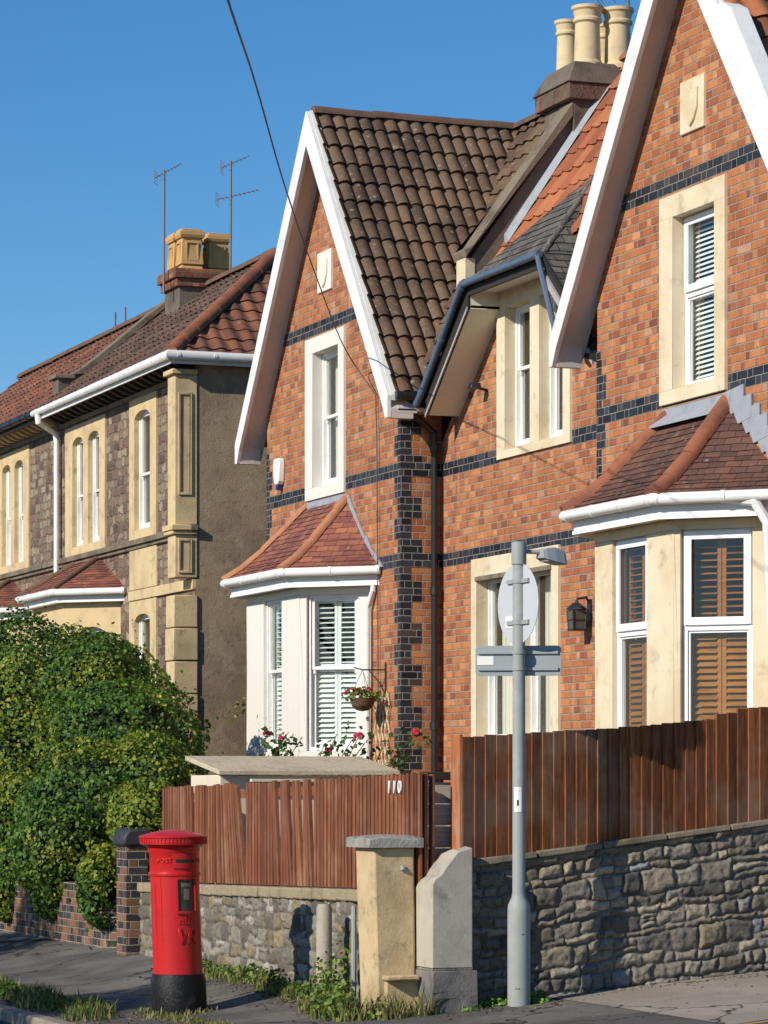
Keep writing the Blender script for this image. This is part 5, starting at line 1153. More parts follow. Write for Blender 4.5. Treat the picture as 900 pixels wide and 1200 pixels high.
# oblong sign, square on to us
dz = zpx(774.5); e = turned(4); inw = -Vector((view.x, view.y, 0)); inw = (inw-e*inw.dot(e)).normalized(); c0 = Vector((LX, LY, 0))+inw*.065; o2 = e*-.01
def rrect(w_, h_, r, k=5):
    out = []
    for cx_, cy_, a0_ in ((w_-r, h_-r, 0), (-w_+r, h_-r, 90), (-w_+r, -h_+r, 180), (w_-r, -h_+r, 270)):
        out += [(cx_+r*math.cos(R(a0_+90*i/k)), cy_+r*math.sin(R(a0_+90*i/k))) for i in range(k+1)]
    return out
m = MB(); m.prism([c0+o2+e*a+Vector((0, 0, dz+b_)) for a, b_ in rrect(.365, .128, .035)], inw*.005); ob_ = m.build('oblong_sign', 'sign_grey', lp, bevel=.002)
m = MB()
for z in (dz+.07, dz-.07): m.prism([c0+o2+e*-.34+Vector((0, 0, z-.014)), c0+o2+e*.34+Vector((0, 0, z-.014)), c0+o2+e*.34+Vector((0, 0, z+.014)), c0+o2+e*-.34+Vector((0, 0, z+.014))], -inw*.02)
m.build('rail', 'sign_grey', ob_, bevel=.003)
m = MB(); m.prism([c0+e*-.36-inw*.001+Vector((0, 0, dz-.035)), c0+e*-.22-inw*.001+Vector((0, 0, dz-.035)), c0+e*-.22-inw*.001+Vector((0, 0, dz+.04)), c0+e*-.36-inw*.001+Vector((0, 0, dz+.04))], -inw*.003); m.build('sticker', 'paper', ob_)
for z in (dz+.07, dz-.07): m = MB(); m.lathe((LX, LY, z), [(.053, -.016), (.062, -.016), (.062, .016), (.053, .016)], 20); m.build('sign_clamp', 'galv', lp)
m = MB(); a = math.atan2(view.y, view.x)-.2
for k in range(6):
    a0_, a1_ = a-.6+k*.2, a-.4+k*.2; P = lambda t, z: (LX+.0572*math.cos(t), LY+.0572*math.sin(t), z)
    m.face([P(a0_, 1.76), P(a1_, 1.76), P(a1_, 1.97), P(a0_, 1.97)])
m.build('sticker', 'paper', lp, smooth=60)
m = MB()
for z0, z1, t0, t1 in ((1.93, 1.945, -.4, .3), (1.905, 1.913, -.5, .35), (1.89, 1.898, -.5, .35), (1.81, 1.86, -.1, .2)):
    P = lambda t, z: (LX+.0578*math.cos(a+t), LY+.0578*math.sin(a+t), z); m.face([P(t0, z0), P(t1, z0), P(t1, z1), P(t0, z1)])
m.build('sticker_print', 'black', lp, merge=False)
m = MB(); P = lambda t, z: (LX+.099*math.cos(math.atan2(view.y, view.x)+t), LY+.099*math.sin(math.atan2(view.y, view.x)+t), z)
for (t, z, s_) in ((.35, .72, .012), (-.1, .26, .03)): m.face([P(t-s_*6, z), P(t+s_*6, z), P(t+s_*6, z+.01), P(t-s_*6, z+.01)])
m.build('door_slot', 'black', lp, merge=False)

# ================================================================== small fittings
al = thing('alarm_box', (-10.6, 0, 6.3), 'white shield shaped alarm box on the left gable wall', 'alarm')
m = MB(); o = [(-.13, .1), (-.1, .2), (.1, .2), (.13, .1), (.1, -.12), (.05, -.17), (-.05, -.17), (-.1, -.12)]
m.prism([(-10.6+a, -.1, 6.36+b_) for a, b_ in o], (0, .1, 0)); m.build('cover', 'upvc', al, bevel=.02)
m = MB(); m.box(-10.64, -10.56, -.09, 0, 6.12, 6.19); m.build('strobe', stonecol('blue_lens', (.02, .04, .15), [], rough=.2), al, bevel=.01)
wl = thing('wall_lantern', (-1.45, .55, 3.9), 'black wall lantern between the mid window and the right bay', 'lantern')
m = MB(); c = (-1.4, .38); m.lathe((c[0], c[1], 3.98), [(.135, 0), (.125, .012), (.05, .07), (.025, .08), (.025, .1), (0, .11)], 4); m.tube([(c[0], .55, 4.02), (c[0], .5, 4.12), (c[0], c[1], 4.1)], .014, 6)
for sx_ in (-1, 1):
    for sy_ in (-1, 1): m.tube([(c[0]+sx_*.085, c[1]+sy_*.085, 3.98), (c[0]+sx_*.07, c[1]+sy_*.07, 3.76)], .008, 4)
m.box(c[0]-.08, c[0]+.08, c[1]-.08, c[1]+.08, 3.74, 3.76); m.box(c[0]-.082, c[0]+.082, c[1]-.082, c[1]+.082, 3.86, 3.868)
m.box(c[0]-.05, c[0]+.05, .53, .56, 3.85, 4.1); m.build('lantern_frame', 'black', wl)
m = MB(); q = lambda a, z: [(c[0]-a, c[1]-a, z), (c[0]+a, c[1]-a, z), (c[0]+a, c[1]+a, z), (c[0]-a, c[1]+a, z)]; m.hexa(q(.066, 3.761)+q(.08, 3.975)); m.build('lantern_glass', stonecol('smoky_lantern_glass', (.1, .095, .085), [], rough=.15, bump=0), wl, smooth=0)
ss = thing('security_sensor', (-4.3, .5, 6.8), 'small dark security sensor under the middle eave', 'sensor')
m = MB(); m.tube([(-4.45, .55, 6.82), (-4.42, .42, 6.84), (-4.4, .38, 6.86)], .02, 8); m.hexa([(-4.5, .3, 6.83), (-4.36, .3, 6.83), (-4.36, .44, 6.83), (-4.5, .44, 6.83), (-4.48, .32, 6.9), (-4.38, .32, 6.9), (-4.38, .43, 6.9), (-4.48, .43, 6.9)]); m.build('body', 'black', ss, bevel=.01)

# aerials
def yagi(mb, c, d, L, n, el, tip=None):
    c = Vector(c); d = Vector(d).normalized(); s_ = d.cross(Vector((0, 0, 1))).normalized()
    mb.tube([c-d*L*.35, c+d*L*.65], .009, 5)
    for i in range(n):
        p = c+d*(L*(.65-i/(n-1)*.85)); w_ = el*(.6+.4*i/(n-1)); mb.tube([p-s_*w_, p+s_*w_], .0045, 4)
    p = c-d*L*.33
    for k in (-2, -1, 0, 1, 2): mb.tube([p-s_*el*1.1+Vector((0, 0, k*.05)), p+s_*el*1.1+Vector((0, 0, k*.05))], .0045, 4)
    for sd_ in (-1, 1): mb.tube([p+s_*sd_*el*.9+Vector((0, 0, -.11)), p+s_*sd_*el*.9+Vector((0, 0, .11))], .005, 4)
def aerial(loc, h, label, heads, r=.022):
    t = thing('television_aerial', loc, label, 'aerial', 'television aerials on the chimneys'); x, y, z = loc
    m = MB(); m.tube([(x, y, z), (x+.02, y, z+h)], r, 7); m.build('mast', 'alu', t)
    for dz_, d, L, n, el in heads: m = MB(); yagi(m, (x+.02, y, z+dz_), d, L*1.2, n, el*1.35); m.build('antenna', 'alu', t, merge=False)
aerial((-20.69, 1.3, 10.4), 2.1, 'tall aerial left of the pair of buff chimney pots', [(2.05, (.45, .85, .5), .42, 8, .1)])
aerial((-19.79, 2.2, 10.4), 2.15, 'double headed aerial right of the pair of buff chimney pots', [(2.1, (.45, .85, .4), .42, 7, .1), (1.55, (.45, .85, .2), .6, 9, .13)])
aerial((-4.6, 2.5, 10.6), 1.35, 'aerial behind the cream chimney pots at the top edge', [(1.25, (.6, .8, .1), .9, 8, .2)])
for x, lb in ((-27.6, 'bare pole, left one of two on the far red roof'), (-26.9, 'bare pole, right one of two on the far red roof')):
    m = MB(); m.tube([(x, 2.4, 10.3), (x, 2.4, 11.1)], .02, 6); tag(m.build('roof_pole', 'alu', base=(x, 2.4, 10.3), merge=False), lb, 'pole', 'bare poles on the far roof')

# overhead cable
m = MB(); pts = []
A, B = Vector((5.55, -7.9, 9.0)), Vector((-7.4, -.03, 6.95))
def atpx(a, b, yl):
    r_ = (a-450)/3750.; Y = (yl+2.31333*CS+34.7*SN)/(r_*CS+SN); X = r_*Y
    dx, dy = X-2.31333, Y-34.7; return Vector((dx*SN-dy*CS, yl, 1.95+(925-b)/3750*Y))
ctrl = [(267, 0, -9), (300, 100, -6.8), (335, 222, -4.6), (372, 328, -2.2), (404, 408, -.45), (440, 462, -.04)]
pt = [atpx(*c) for c in ctrl]; pt.insert(0, pt[0]+(pt[0]-pt[1])*3)
q_ = []
for i in range(len(pt)-1):
    p0, p1, p2, p3 = pt[max(0, i-1)], pt[i], pt[i+1], pt[min(len(pt)-1, i+2)]
    for k in range(6):
        t = k/6; q_.append(.5*((2*p1)+(p2-p0)*t+(2*p0-5*p1+4*p2-p3)*t*t+(3*p1-p0-3*p2+p3)*t**3))
q_.append(pt[-1]); m.tube(q_, .0075, 8); m.tube([pt[-1], pt[-1]+Vector((.05, -.0, -.6)), pt[-1]+Vector((.09, .005, -4.2))], .008, 5)
tag(m.build('overhead_cable', 'wire', base=tuple(pt[-1])), 'black overhead cable running down to the left gable wall', 'cable')

# ================================================================== plants
def leafcloud(name, P, Nn, size, cols, mat='leaf', parent=None, jitter=.6, base=(0, 0, 0), seed=0, aspect=1.):
    """one small folded leaf per point P with rough facing Nn"""
    r_ = np.random.default_rng(seed); n = len(P); Nn = Nn+r_.normal(0, jitter, (n, 3)); Nn /= np.linalg.norm(Nn, axis=1)[:, None]
    t = np.cross(Nn, r_.normal(0, 1, (n, 3))); t /= np.linalg.norm(t, axis=1)[:, None]; b = np.cross(Nn, t)
    s = (size[0]+(size[1]-size[0])*r_.random(n))[:, None]; b_ = np.array(base)
    c = P-b_; V = np.stack([c-t*s*.5, c+b*s*.42*aspect-Nn*s*.12, c+t*s*.55-Nn*s*.15, c-b*s*.42*aspect-Nn*s*.12], 1).reshape(-1, 3)
    F_ = np.arange(n*4).reshape(-1, 4); tr = np.concatenate([F_[:, [0, 1, 2]], F_[:, [0, 2, 3]]], 0)
    me = bpy.data.meshes.new(name); me.vertices.add(n*4); me.vertices.foreach_set('co', V.astype(np.float32).ravel())
    me.loops.add(len(tr)*3); me.loops.foreach_set('vertex_index', tr.astype(np.int32).ravel())
    me.polygons.add(len(tr)); me.polygons.foreach_set('loop_start', np.arange(0, len(tr)*3, 3, dtype=np.int32)); me.update(calc_edges=True); me.validate()
    at = me.color_attributes.new('tint', 'FLOAT_COLOR', 'POINT'); cols = np.array(cols); ci = r_.integers(0, len(cols), n)
    cc = cols[ci]*(.7+.6*r_.random(n))[:, None]; cc = np.repeat(np.concatenate([cc, np.ones((n, 1))], 1), 4, 0)
    at.data.foreach_set('color', cc.astype(np.float32).ravel()); me.materials.append(M[mat])
    o = bpy.data.objects.new(name, me); S.collection.objects.link(o)
    if parent: o.parent = parent
    else: o.location = base
    BASE[o.name] = Vector(base); return o
def blob_points(blobs, dens, seed, rough=.18, freq=1.5, depth=.3):
    r_ = np.random.default_rng(seed); Ps = []; Ns = []
    for c, r in blobs:
        c = np.array(c); r = np.array(r if hasattr(r, '__len__') else (r,)*3); n = int(dens*4*math.pi*np.mean(r)**2)
        d = r_.normal(0, 1, (n, 3)); d /= np.linalg.norm(d, axis=1)[:, None]
        p = c+d*r; k = vnoise(p[:, 0]*1.+p[:, 1]*.7+60, p[:, 2]+p[:, 1]*.6+60, freq, seed)+.5*vnoise(p[:, 0]-p[:, 1]+60, p[:, 2]+60, freq*2.7, seed+1)
        f = 1+rough*(k-.75)*1.6-depth*r_.random(n)**2.5*.5; p = c+d*r*f[:, None]; keep = np.ones(n, bool)
        for c2, r2 in blobs:
            if c2 is not None and not np.allclose(c2, c):
                r2 = np.array(r2 if hasattr(r2, '__len__') else (r2,)*3); keep &= (((p-np.array(c2))/r2)**2).sum(1) > .72
        Ps.append(p[keep]); Ns.append(d[keep])
    return np.concatenate(Ps), np.concatenate(Ns)
cb = thing('creeper_bush', (-6, -3.6, .3), 'huge mounded green creeper spilling over the low brick wall', 'bush')
def bp(a, b, yl, rpx, sq=1., sz=1.):
    p = atpx(a, b, yl); Z = 1.0/abs((450-a)/3750.+1e-9); dist = (Vector((p.x, p.y, 0))-Vector((cam.location.x, cam.location.y, 0))).length
    r = rpx/3750*dist; return ((p.x, p.y, p.z), (r*sq, r*sq, r*sz))
blobs = [bp(50, 905, -3.1, 170, 1, 1.02), bp(-60, 920, -3.2, 170), bp(140, 880, -3.2, 90, 1, 1.02), bp(172, 930, -3.4, 62, 1, 1.15), bp(110, 960, -4.0, 88), bp(170, 960, -4.2, 50, 1, 1.0), bp(30, 985, -4.1, 85), bp(75, 1000, -4.5, 58, 1, 1.0), bp(118, 1040, -4.66, 36, .8, 1.5), bp(60, 1040, -4.66, 32, .8, 1.3), bp(8, 1045, -4.66, 30, .8, 1.2), bp(20, 1020, -4.5, 36), bp(-50, 1000, -4.4, 70), bp(110, 805, -3.2, 60)]
P_, N_ = blob_points(blobs, 1250, 3, rough=.24)
ok = (P_[:, 2] > .12) & ~((P_[:, 1] > -4.9) & (P_[:, 1] < -4.3) & (P_[:, 2] < .9) & (P_[:, 1] > -4.6))
P_, N_ = P_[ok], N_[ok]
hole = vnoise(P_[:, 0]+P_[:, 1]*.6+60, P_[:, 2]+60, 3.2, 91)*.6+vnoise(P_[:, 0]+60, P_[:, 2]+P_[:, 1]+60, 8, 92)*.4; ok = (hole > .3) | (rng.random(len(hole)) < .35); P_, N_ = P_[ok], N_[ok]
sh = rng.random(len(P_)) < .025; P_ = P_+N_*(sh*rng.random(len(P_))*.3)[:, None]
pn = vnoise(P_[:, 0]+60, P_[:, 2]+P_[:, 1]*.5+60, 1.7, 77)+.5*vnoise(P_[:, 0]+60, P_[:, 2]+60, 6, 78)
GR = [(.045, .11, .014), (.075, .16, .018), (.105, .2, .024), (.05, .12, .02), (.14, .23, .026)]; GY = [(.2, .27, .025), (.27, .31, .03), (.14, .23, .02), (.32, .32, .04)]
yl = pn+rng.normal(0, .14, len(pn))+.16*(P_[:, 0] > -5.2)*(P_[:, 2] < 2.0) > .93
leafcloud('foliage', P_[~yl], N_[~yl], (.028, .078), GR, parent=cb, base=tuple(BASE[cb.name]), seed=1)
leafcloud('sunny_foliage', P_[yl], N_[yl], (.028, .075), GY, parent=cb, base=tuple(BASE[cb.name]), seed=2)  # yellower leaf patches, sunny highlights put into the leaf colour
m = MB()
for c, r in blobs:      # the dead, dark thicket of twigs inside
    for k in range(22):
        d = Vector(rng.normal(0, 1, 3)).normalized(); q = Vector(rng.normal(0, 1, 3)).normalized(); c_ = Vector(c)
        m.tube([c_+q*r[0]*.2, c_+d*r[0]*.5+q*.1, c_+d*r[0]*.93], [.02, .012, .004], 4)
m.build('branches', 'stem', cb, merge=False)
itm = stonecol('dark_core_shade', (.018, .03, .01), [((.04, .055, .015), .45, .7, .6, 9.)])  # solid dark core blocks see-through, inner shade put into its colour
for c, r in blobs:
    m = MB(); rr = r[0]*.8; m.lathe(c, [(rr*math.sin(t*math.pi/9), -rr*math.cos(t*math.pi/9)) for t in range(10)], 14); m.build('dark_core', itm, cb, smooth=60)

def tufts(name, spots, label, kind='grass', seed=0, hh=(.08, .22), cols=None, dens=1):
    r_ = random.Random(seed); vs = []; fs = []; tc = []; cols = cols or [(.16, .22, .04), (.26, .27, .07), (.1, .15, .03), (.38, .31, .14), (.3, .22, .1)]
    for (x, y, rad, n) in spots:
        for _ in range(int(n*dens)):
            a = r_.uniform(0, 6.28); q = rad*math.sqrt(r_.random()); px_, py_ = x+q*math.cos(a), y+q*math.sin(a); z = gz(px_, py_)-.01
            h = r_.uniform(*hh)*(1-.5*q/rad); b = r_.uniform(0, 6.28); w_ = r_.uniform(.004, .009); ln = r_.uniform(.2, .8)*h
            dx, dy = math.cos(b), math.sin(b); i = len(vs)
            vs += [(px_-dy*w_, py_+dx*w_, z), (px_+dy*w_, py_-dx*w_, z), (px_+dx*ln*.4+dy*w_*.7, py_+dy*ln*.4-dx*w_*.7, z+h*.65), (px_+dx*ln*.4-dy*w_*.7, py_+dy*ln*.4+dx*w_*.7, z+h*.65), (px_+dx*ln, py_+dy*ln, z+h)]
            fs += [(i, i+1, i+2, i+3), (i+3, i+2, i+4)]; c = cols[r_.randrange(len(cols))]; k = r_.uniform(.7, 1.2); tc += [(c[0]*k, c[1]*k, c[2]*k, 1)]*5
    me = bpy.data.meshes.new(name); b0 = Vector(spots[0][:2]+(gz(*spots[0][:2]),)); me.from_pydata([tuple(Vector(v)-b0) for v in vs], [], fs)
    at = me.color_attributes.new('tint', 'FLOAT_COLOR', 'POINT'); at.data.foreach_set('color', np.array(tc, dtype=np.float32).ravel()); me.materials.append(M['leaf'])
    o = bpy.data.objects.new(name, me); S.collection.objects.link(o); o.location = b0; return tag(o, label, 'weeds', kind='stuff')
def leafy(name, spots, label, seed, size=(.03, .06), cols=None):
    P = []; N = []; r_ = np.random.default_rng(seed)
    for (x, y, rad, n, h) in spots:
        d = r_.normal(0, 1, (n, 3)); d /= np.linalg.norm(d, axis=1)[:, None]; d[:, 2] = abs(d[:, 2]); k = r_.random(n)**.4
        p = np.array((x, y, gz(x, y)))+d*np.array((rad, rad, h))*k[:, None]; P.append(p); N.append(d)
    P = np.concatenate(P); N = np.concatenate(N); b = (spots[0][0], spots[0][1], gz(*spots[0][:2]))
    return tag(leafcloud(name, P, N, size, cols or [(.12, .2, .03), (.2, .28, .05), (.3, .34, .06), (.08, .15, .03)], base=b, seed=seed), label, 'weeds', kind='stuff')
R3 = random.Random(9)
tufts('grass', [(.4+i*.16, -4.78-R3.random()*.15, .14, 60) for i in range(27)], 'long grass along the foot of the pale rubble wall', seed=1, hh=(.05, .2))
leafy('ground_weeds', [(1.0+i*.27, -4.82, .13, 130, R3.uniform(.08, .2)) for i in range(15)]+[(5.0, -5.0, .16, 260, .3), (5.3, -5.0, .14, 300, .55), (5.42, -4.9, .1, 160, .75), (5.75, -5.2, .16, 220, .25), (6.2, -5.2, .2, 300, .34), (6.5, -4.95, .12, 120, .2)], 'leafy weeds around the concrete post and the yellow pillar', 3)
tufts('grass', [(5.9, -5.15, .2, 160), (6.3, -5.1, .2, 160), (6.55, -4.85, .15, 140), (5.4, -5.1, .2, 140), (6.6, -4.6, .12, 100)], 'wispy grass in front of the yellow gate pillar', seed=2, hh=(.1, .34))
leafy('ground_weeds', [(6.42+R3.random()*.25, -4.2+i*.045, .1, 80, R3.uniform(.04, .11)) for i in range(16)], 'low bright green weeds between the grey pillar and lamp post', 5, (.025, .045), [(.16, .3, .04), (.24, .36, .06), (.1, .2, .03)])
tufts('grass', [(-1.8+i*.24+R3.random()*.1, -6.75-.12*math.sin(i*.8), .24, 110) for i in range(26)], 'rough grass verge at the kerb left of the post box', seed=3, hh=(.08, .26), cols=[(.09, .16, .025), (.14, .19, .035), (.24, .24, .07), (.06, .1, .02), (.34, .28, .13)])
leafy('ground_weeds', [(-1.8+i*.3, -6.8+.1*R3.random(), .2, 130, R3.uniform(.06, .16)) for i in range(20)], 'dark leafy weeds in the verge at the kerb', 6, (.03, .06), [(.05, .1, .02), (.08, .15, .025), (.12, .2, .03)])
tufts('grass', [(4.05+.3*math.cos(a*.5), -5.98+.3*math.sin(a*.5)-.02, .12, 50) for a in range(12)]+[(4.5+i*.2, -6.3+i*.03, .15, 60) for i in range(8)], 'short grass growing round the foot of the post box', seed=4, hh=(.03, .1))
# roses and other garden plants behind the slat fence
def rose(mb, c, r):
    c = Vector(c); rr = random.Random(int(c.x*1000))
    for k in range(16):
        a = k*2.4; t = k/16; q = c+Vector((math.cos(a), math.sin(a), 0))*r*(.15+.75*t)+Vector((0, 0, r*(.5-.7*t))); n = (q-c).normalized(); s_ = r*(.35+.4*t)
        u = n.cross(Vector((0, 0, 1))).normalized(); v = n.cross(u)
        mb.face([q-u*s_, q-v*s_*.9+n*s_*.2, q+u*s_, q+v*s_*.9+n*s_*.3])
def rosebush(x, y, z0, tips, label, seed):
    t = thing('rose_bush', (x, y, .9), label, 'rose bush', 'rose bushes behind the slat fence'); r_ = random.Random(seed); m = MB(); P = []; fm = []
    for (tx, ty, tz_, fl_) in tips:
        q = Vector((x, y, .9)); e_ = Vector((tx, ty, tz_)); mid = q.lerp(e_, .55)+Vector((r_.uniform(-.1, .1), r_.uniform(-.1, .1), .1)); m.tube([q, mid, e_], [.012, .008, .005], 5)
        for k in range(46):
            w_ = r_.uniform(.5, 1.03); b = (q.lerp(mid, w_/.55) if w_ < .55 else mid.lerp(e_, (w_-.55)/.45)); P.append(b+Vector((r_.gauss(0, .07), r_.gauss(0, .07), r_.gauss(0, .05))))
        if fl_: fm.append((e_, fl_))
    m.build('stems', 'stem', t, merge=False)
    P = np.array([tuple(p) for p in P]); leafcloud('foliage', P, np.tile((0, -.2, .8), (len(P), 1)), (.05, .09), [(.03, .07, .015), (.05, .11, .02), (.08, .15, .03)], parent=t, base=tuple(BASE[t.name]), seed=seed, jitter=.8)
    for c, r in fm:
        q = MB(); rose(q, c, r); q.build('rose_bloom', 'rose', t, smooth=0, merge=False)
def tip(a, b, yl, f=0): p = atpx(a, b, yl); return (p.x, p.y, p.z, f)
rosebush(-7.0, -1.9, 0, [tip(313, 859, -1.9, .055), tip(329, 864, -1.9, .035), tip(338, 858, -1.9), tip(352, 868, -1.9), tip(345, 878, -1.9), tip(322, 876, -1.9)], 'rose bush with two pink blooms at the foot of the pale bay', 1)
rosebush(-5.2, -1.9, 0, [tip(421, 862, -1.9, .065), tip(386, 878, -1.9, .04), tip(395, 860, -1.9), tip(412, 868, -1.9), tip(428, 870, -1.9), tip(380, 872, -1.9)], 'rose bush with a large pink bloom under the hanging basket', 2)
rosebush(-4.3, -1.6, 0, [tip(487, 858, -1.6, .05), tip(478, 868, -1.6), tip(468, 880, -1.6), tip(494, 866, -1.6), tip(452, 868, -1.6)], 'rose bush with one pink bloom near the black downpipe', 3)
# hanging basket
hb = atpx(425, 818, -.32)
ht = thing('hanging_basket', tuple(hb+Vector((0, 0, -.1))), 'wire hanging basket with pink flowers beside the pale bay', 'hanging basket')
m = MB(); m.lathe(tuple(hb), [(0, -.17), (.08, -.155), (.14, -.1), (.17, -.0), (.15, 0), (0, -.02)], 18); m.build('basket', 'coir', ht)
m = MB()
for k in range(3): a = k*2.09; m.tube([hb+Vector((.165*math.cos(a), .165*math.sin(a), 0)), hb+Vector((0, 0, .36))], .004, 4)
m.build('chain', 'black', ht, merge=False)
r_ = np.random.default_rng(8); P = np.array(hb)+r_.normal(0, 1, (170, 3))*np.array((.11, .11, .045))+np.array((0, 0, .04)); leafcloud('foliage', P, np.tile((0., -.3, .8), (170, 1)), (.04, .07), [(.12, .2, .03), (.2, .28, .05), (.08, .15, .02)], parent=ht, base=tuple(BASE[ht.name]), seed=9)
for k in range(9): q = MB(); rose(q, (hb.x-.12+.03*k*random.random(), hb.y-.2+.035*k, hb.z+.06+.03*(k % 3)), .034); q.build('flower', 'rose', ht, smooth=0, merge=False)
bk = thing('basket_bracket', (-6.62, 0, 3.4), 'black scrolled iron bracket holding the hanging basket', 'bracket')
m = MB(); zb_ = hb.z+.36; m.tube([(hb.x-.1, hb.y-.08, zb_+.03), (hb.x, hb.y, zb_), (hb.x+.02, -.02, zb_)], .009, 6); m.tube([(hb.x+.02, -.02, zb_+.1), (hb.x+.02, -.02, zb_-.35)], .01, 6)
m.tube([(hb.x+.02, -.03, zb_-.3), (hb.x+.02, -.1, zb_-.16), (hb.x+.01, -.2, zb_-.05), (hb.x, -.24, zb_)], .007, 6); m.build('bar', 'black', bk, merge=False)
# trellis
m = MB(); tx0, tx1, z0, z1 = -6.82, -6.3, 2.0, 3.2
for k in range(-3, 6):
    for sg in (-1, 1):
        for (za, zb2) in ((z0, z1),):
            n = 0; A = Vector((tx0+k*.13 if sg > 0 else tx1-k*.13, -.03-(.012 if sg > 0 else 0), z0)); sl_ = sg*.24; B = A+Vector((sl_*(z1-z0)/.62, 0, z1-z0))
            # clip to trellis width
            d = B-A; ts = [0, 1]
            for xb in (tx0, tx1):
                if abs(d.x) > 1e-6: ts.append((xb-A.x)/d.x)
            ts = sorted(t for t in ts if -1e-6 <= t <= 1+1e-6)
            for t0, t1 in zip(ts, ts[1:]):
                mid = A+d*(t0+t1)/2
                if tx0-1e-4 <= mid.x <= tx1+1e-4 and t1-t0 > .02: m.tube([A+d*t0, A+d*t1], .009, 4)
tag(m.build('trellis', 'pot_cream', base=(-6.5, 0, 2), merge=False), 'pale diamond trellis on the brick beside the pale bay', 'trellis')
lf = atpx(287, 830, -.6); P = np.array(lf)+r_.normal(0, 1, (60, 3))*np.array((.1, .1, .1)); pl = thing('garden_plant', (lf.x, lf.y, .9), 'yellowing twiggy plant left of the pale bay', 'plant')
leafcloud('foliage', P, np.tile((0., -.3, .8), (60, 1)), (.04, .08), [(.3, .26, .06), (.2, .2, .04)], parent=pl, base=tuple(BASE[pl.name]), seed=19)
m = MB(); m.tube([(lf.x, lf.y, .9), (lf.x+.05, lf.y, 2.2), tuple(lf)], [.02, .015, .006], 5); m.build('stem', 'stem', pl)

# ================================================================== kerb and painted line
m = MB(); x = -12
while x < 5:
    a, b_ = x, x+.9; m.hexa([(a, -7.27, gz(a, -7.3)-.1), (b_-.012, -7.27, gz(b_, -7.3)-.1), (b_-.012, -7.1, gz(b_, -7.1)-.1), (a, -7.1, gz(a, -7.1)-.1), (a, -7.27, gz(a, -7.1)+.012), (b_-.012, -7.27, gz(b_, -7.1)+.012), (b_-.012, -7.1, gz(b_, -7.1)+.012), (a, -7.1, gz(a, -7.1)+.012)]); x += .9
struct(m.build('kerb', 'kerb', bevel=.02))
m = MB(); y = -4.6
while y < 1:
    m.face([(9.85, y, gz(9.85, y)+.005), (9.93, y, gz(9.93, y)+.005), (9.93, y+.2, gz(9.93, y+.2)+.005), (9.85, y+.2, gz(9.85, y+.2)+.005)]); y += .2
struct(m.build('road_marking', 'yellow', smooth=0))

def sheet(name, poly_x, mat, y0, y1, lift=.005, n=24):
    m = MB(); y = y0; st = (y1-y0)/n
    for j in range(n):
        a, b_ = y0+j*st, y0+(j+1)*st; x0, x1 = poly_x(a); x2, x3 = poly_x(b_); k = 12
        for i in range(k):
            q = lambda xa, xb, yy, t: (xa+(xb-xa)*t, yy, gz(xa+(xb-xa)*t, yy)+lift)
            m.face([q(x0, x1, a, i/k), q(x0, x1, a, (i+1)/k), q(x2, x3, b_, (i+1)/k), q(x2, x3, b_, i/k)])
    return struct(m.build(name, mat, smooth=60))
g = G('worn_footpath', .9, .2); o = g.obj(); f = g.noise(o, 80, 4, .7); b = g.noise(o, .9, 5, .65); cr = g.n('TexVoronoi', feature='DISTANCE_TO_EDGE'); g.put(cr.inputs['Vector'], g.vm('ADD', o, g.vm('MULTIPLY', g.noise(o, 3, 4, .6, 1), (.5, .5, .5)))); g.put(cr.inputs['Scale'], .55)
c = g.mix(g.sstep(f, .35, .7), (.24, .205, .165), (.34, .295, .24)); c = g.mix(g.m2('MULTIPLY', g.sstep(b, .4, .7), .6), c, (.4, .35, .29))
ck = g.sstep(cr.outputs[0], .004, .014); c = g.mix(ck, (.05, .045, .04), c); g.bump(g.m2('ADD', f, ck), .6, .008); M['footpath'] = g.out(c)
sheet('footpath', lambda y: (6.32+.0*y, 9.6+.25*math.sin(y*1.3)), 'footpath', -3.35, 8)

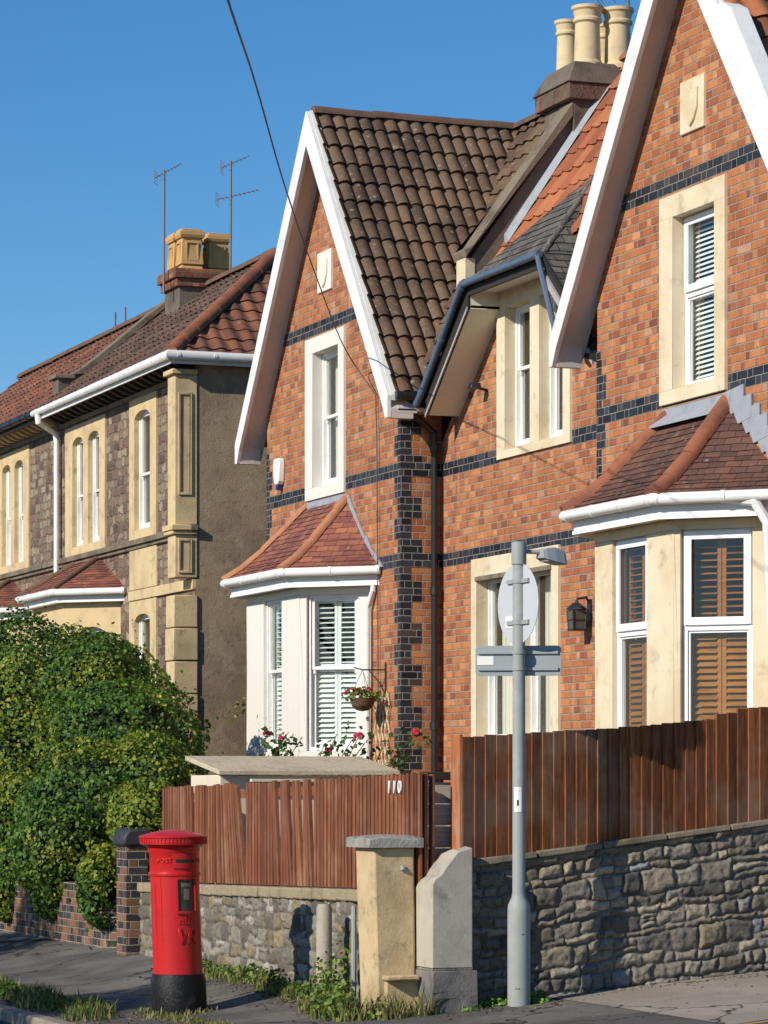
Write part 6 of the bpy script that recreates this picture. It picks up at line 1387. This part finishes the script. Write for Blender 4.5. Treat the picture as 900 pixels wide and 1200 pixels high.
# soil, dead leaves and grit gathered along the walls and in the verge
def litter(name, spots, label, seed, cols):
    r_ = np.random.default_rng(seed); P = []
    for (x, y, rx, ry, n) in spots:
        a = r_.normal(0, 1, (n, 2))*np.array((rx, ry))+np.array((x, y)); P += [(p[0], p[1], gz(p[0], p[1])+.006) for p in a]
    P = np.array(P); b = tuple(P[0]); tag(leafcloud(name, P, np.tile((0., 0., 1.), (len(P), 1)), (.012, .045), cols, base=b, seed=seed, jitter=.35), label, 'litter', kind='stuff')
DL = [(.2, .13, .06), (.12, .08, .04), (.3, .2, .09), (.08, .06, .04), (.24, .2, .14)]
litter('leaf_litter', [(.5+i*.55, -4.95, .25, .12, 90) for i in range(10)]+[(6.9, -4.3+i*.4, .18, .2, 50) for i in range(3)], 'dead leaves and grit along the foot of the walls', 51, DL)
litter('leaf_litter', [(-1.5+i*.6, -6.8, .35, .22, 110) for i in range(12)]+[(-1.5+i*.8, -7.34, .4, .05, 60) for i in range(9)]+[(4.4, -5.6, 1.2, .6, 90)], 'dead leaves and grit in the verge and gutter by the post box', 52, DL)
litter('gravel_grit', [(6.5, -3.2+i*.5, .1, .25, 110) for i in range(8)]+[(7.6, -2.5, .9, 1.2, 200)], 'grit and small stones along the foot of the dark rubble wall', 53, [(.3, .26, .2), (.2, .17, .13), (.12, .1, .08)])
# trees added out of view to cast shade on the pavement
def added_shade_tree(x, y, h, r, label, seed):
    t = thing('added_shade_tree', (x, y, gz(x, y)), label, 'tree', 'added shade trees out of view'); z0 = gz(x, y)-.1
    m = MB(); m.tube([(x, y, z0), (x+.05, y, h*.5), (x, y+.08, h)], [.13, .1, .05], 10)
    r_ = random.Random(seed)
    for k in range(7): a = k*.9; m.tube([(x+.03, y, h*(.5+.06*k)), (x+r*.5*math.cos(a), y+r*.5*math.sin(a), h*(.6+.06*k)), (x+r*.85*math.cos(a), y+r*.85*math.sin(a), h*(.7+.06*k))], [.05, .03, .012], 6)
    m.build('trunk', 'stem', t, merge=False)
    bl = [((x+r_.uniform(-.5, .5)*r, y+r_.uniform(-.5, .5)*r, h+r_.uniform(-.35, .45)*r), (r*r_.uniform(.45, .7),)*3) for _ in range(7)]
    P, N = blob_points(bl, 170, seed, rough=.3, depth=1.2); leafcloud('crown', P, N, (.08, .14), GR, parent=t, base=tuple(BASE[t.name]), seed=seed)
added_shade_tree(-2.0, -15.6, 6.3, 1.25, 'small added tree out of view, shading the far pavement', 31)
added_shade_tree(6.4, -17.2, 5.6, 1.2, 'small added tree out of view, shading the road by the kerb', 32)
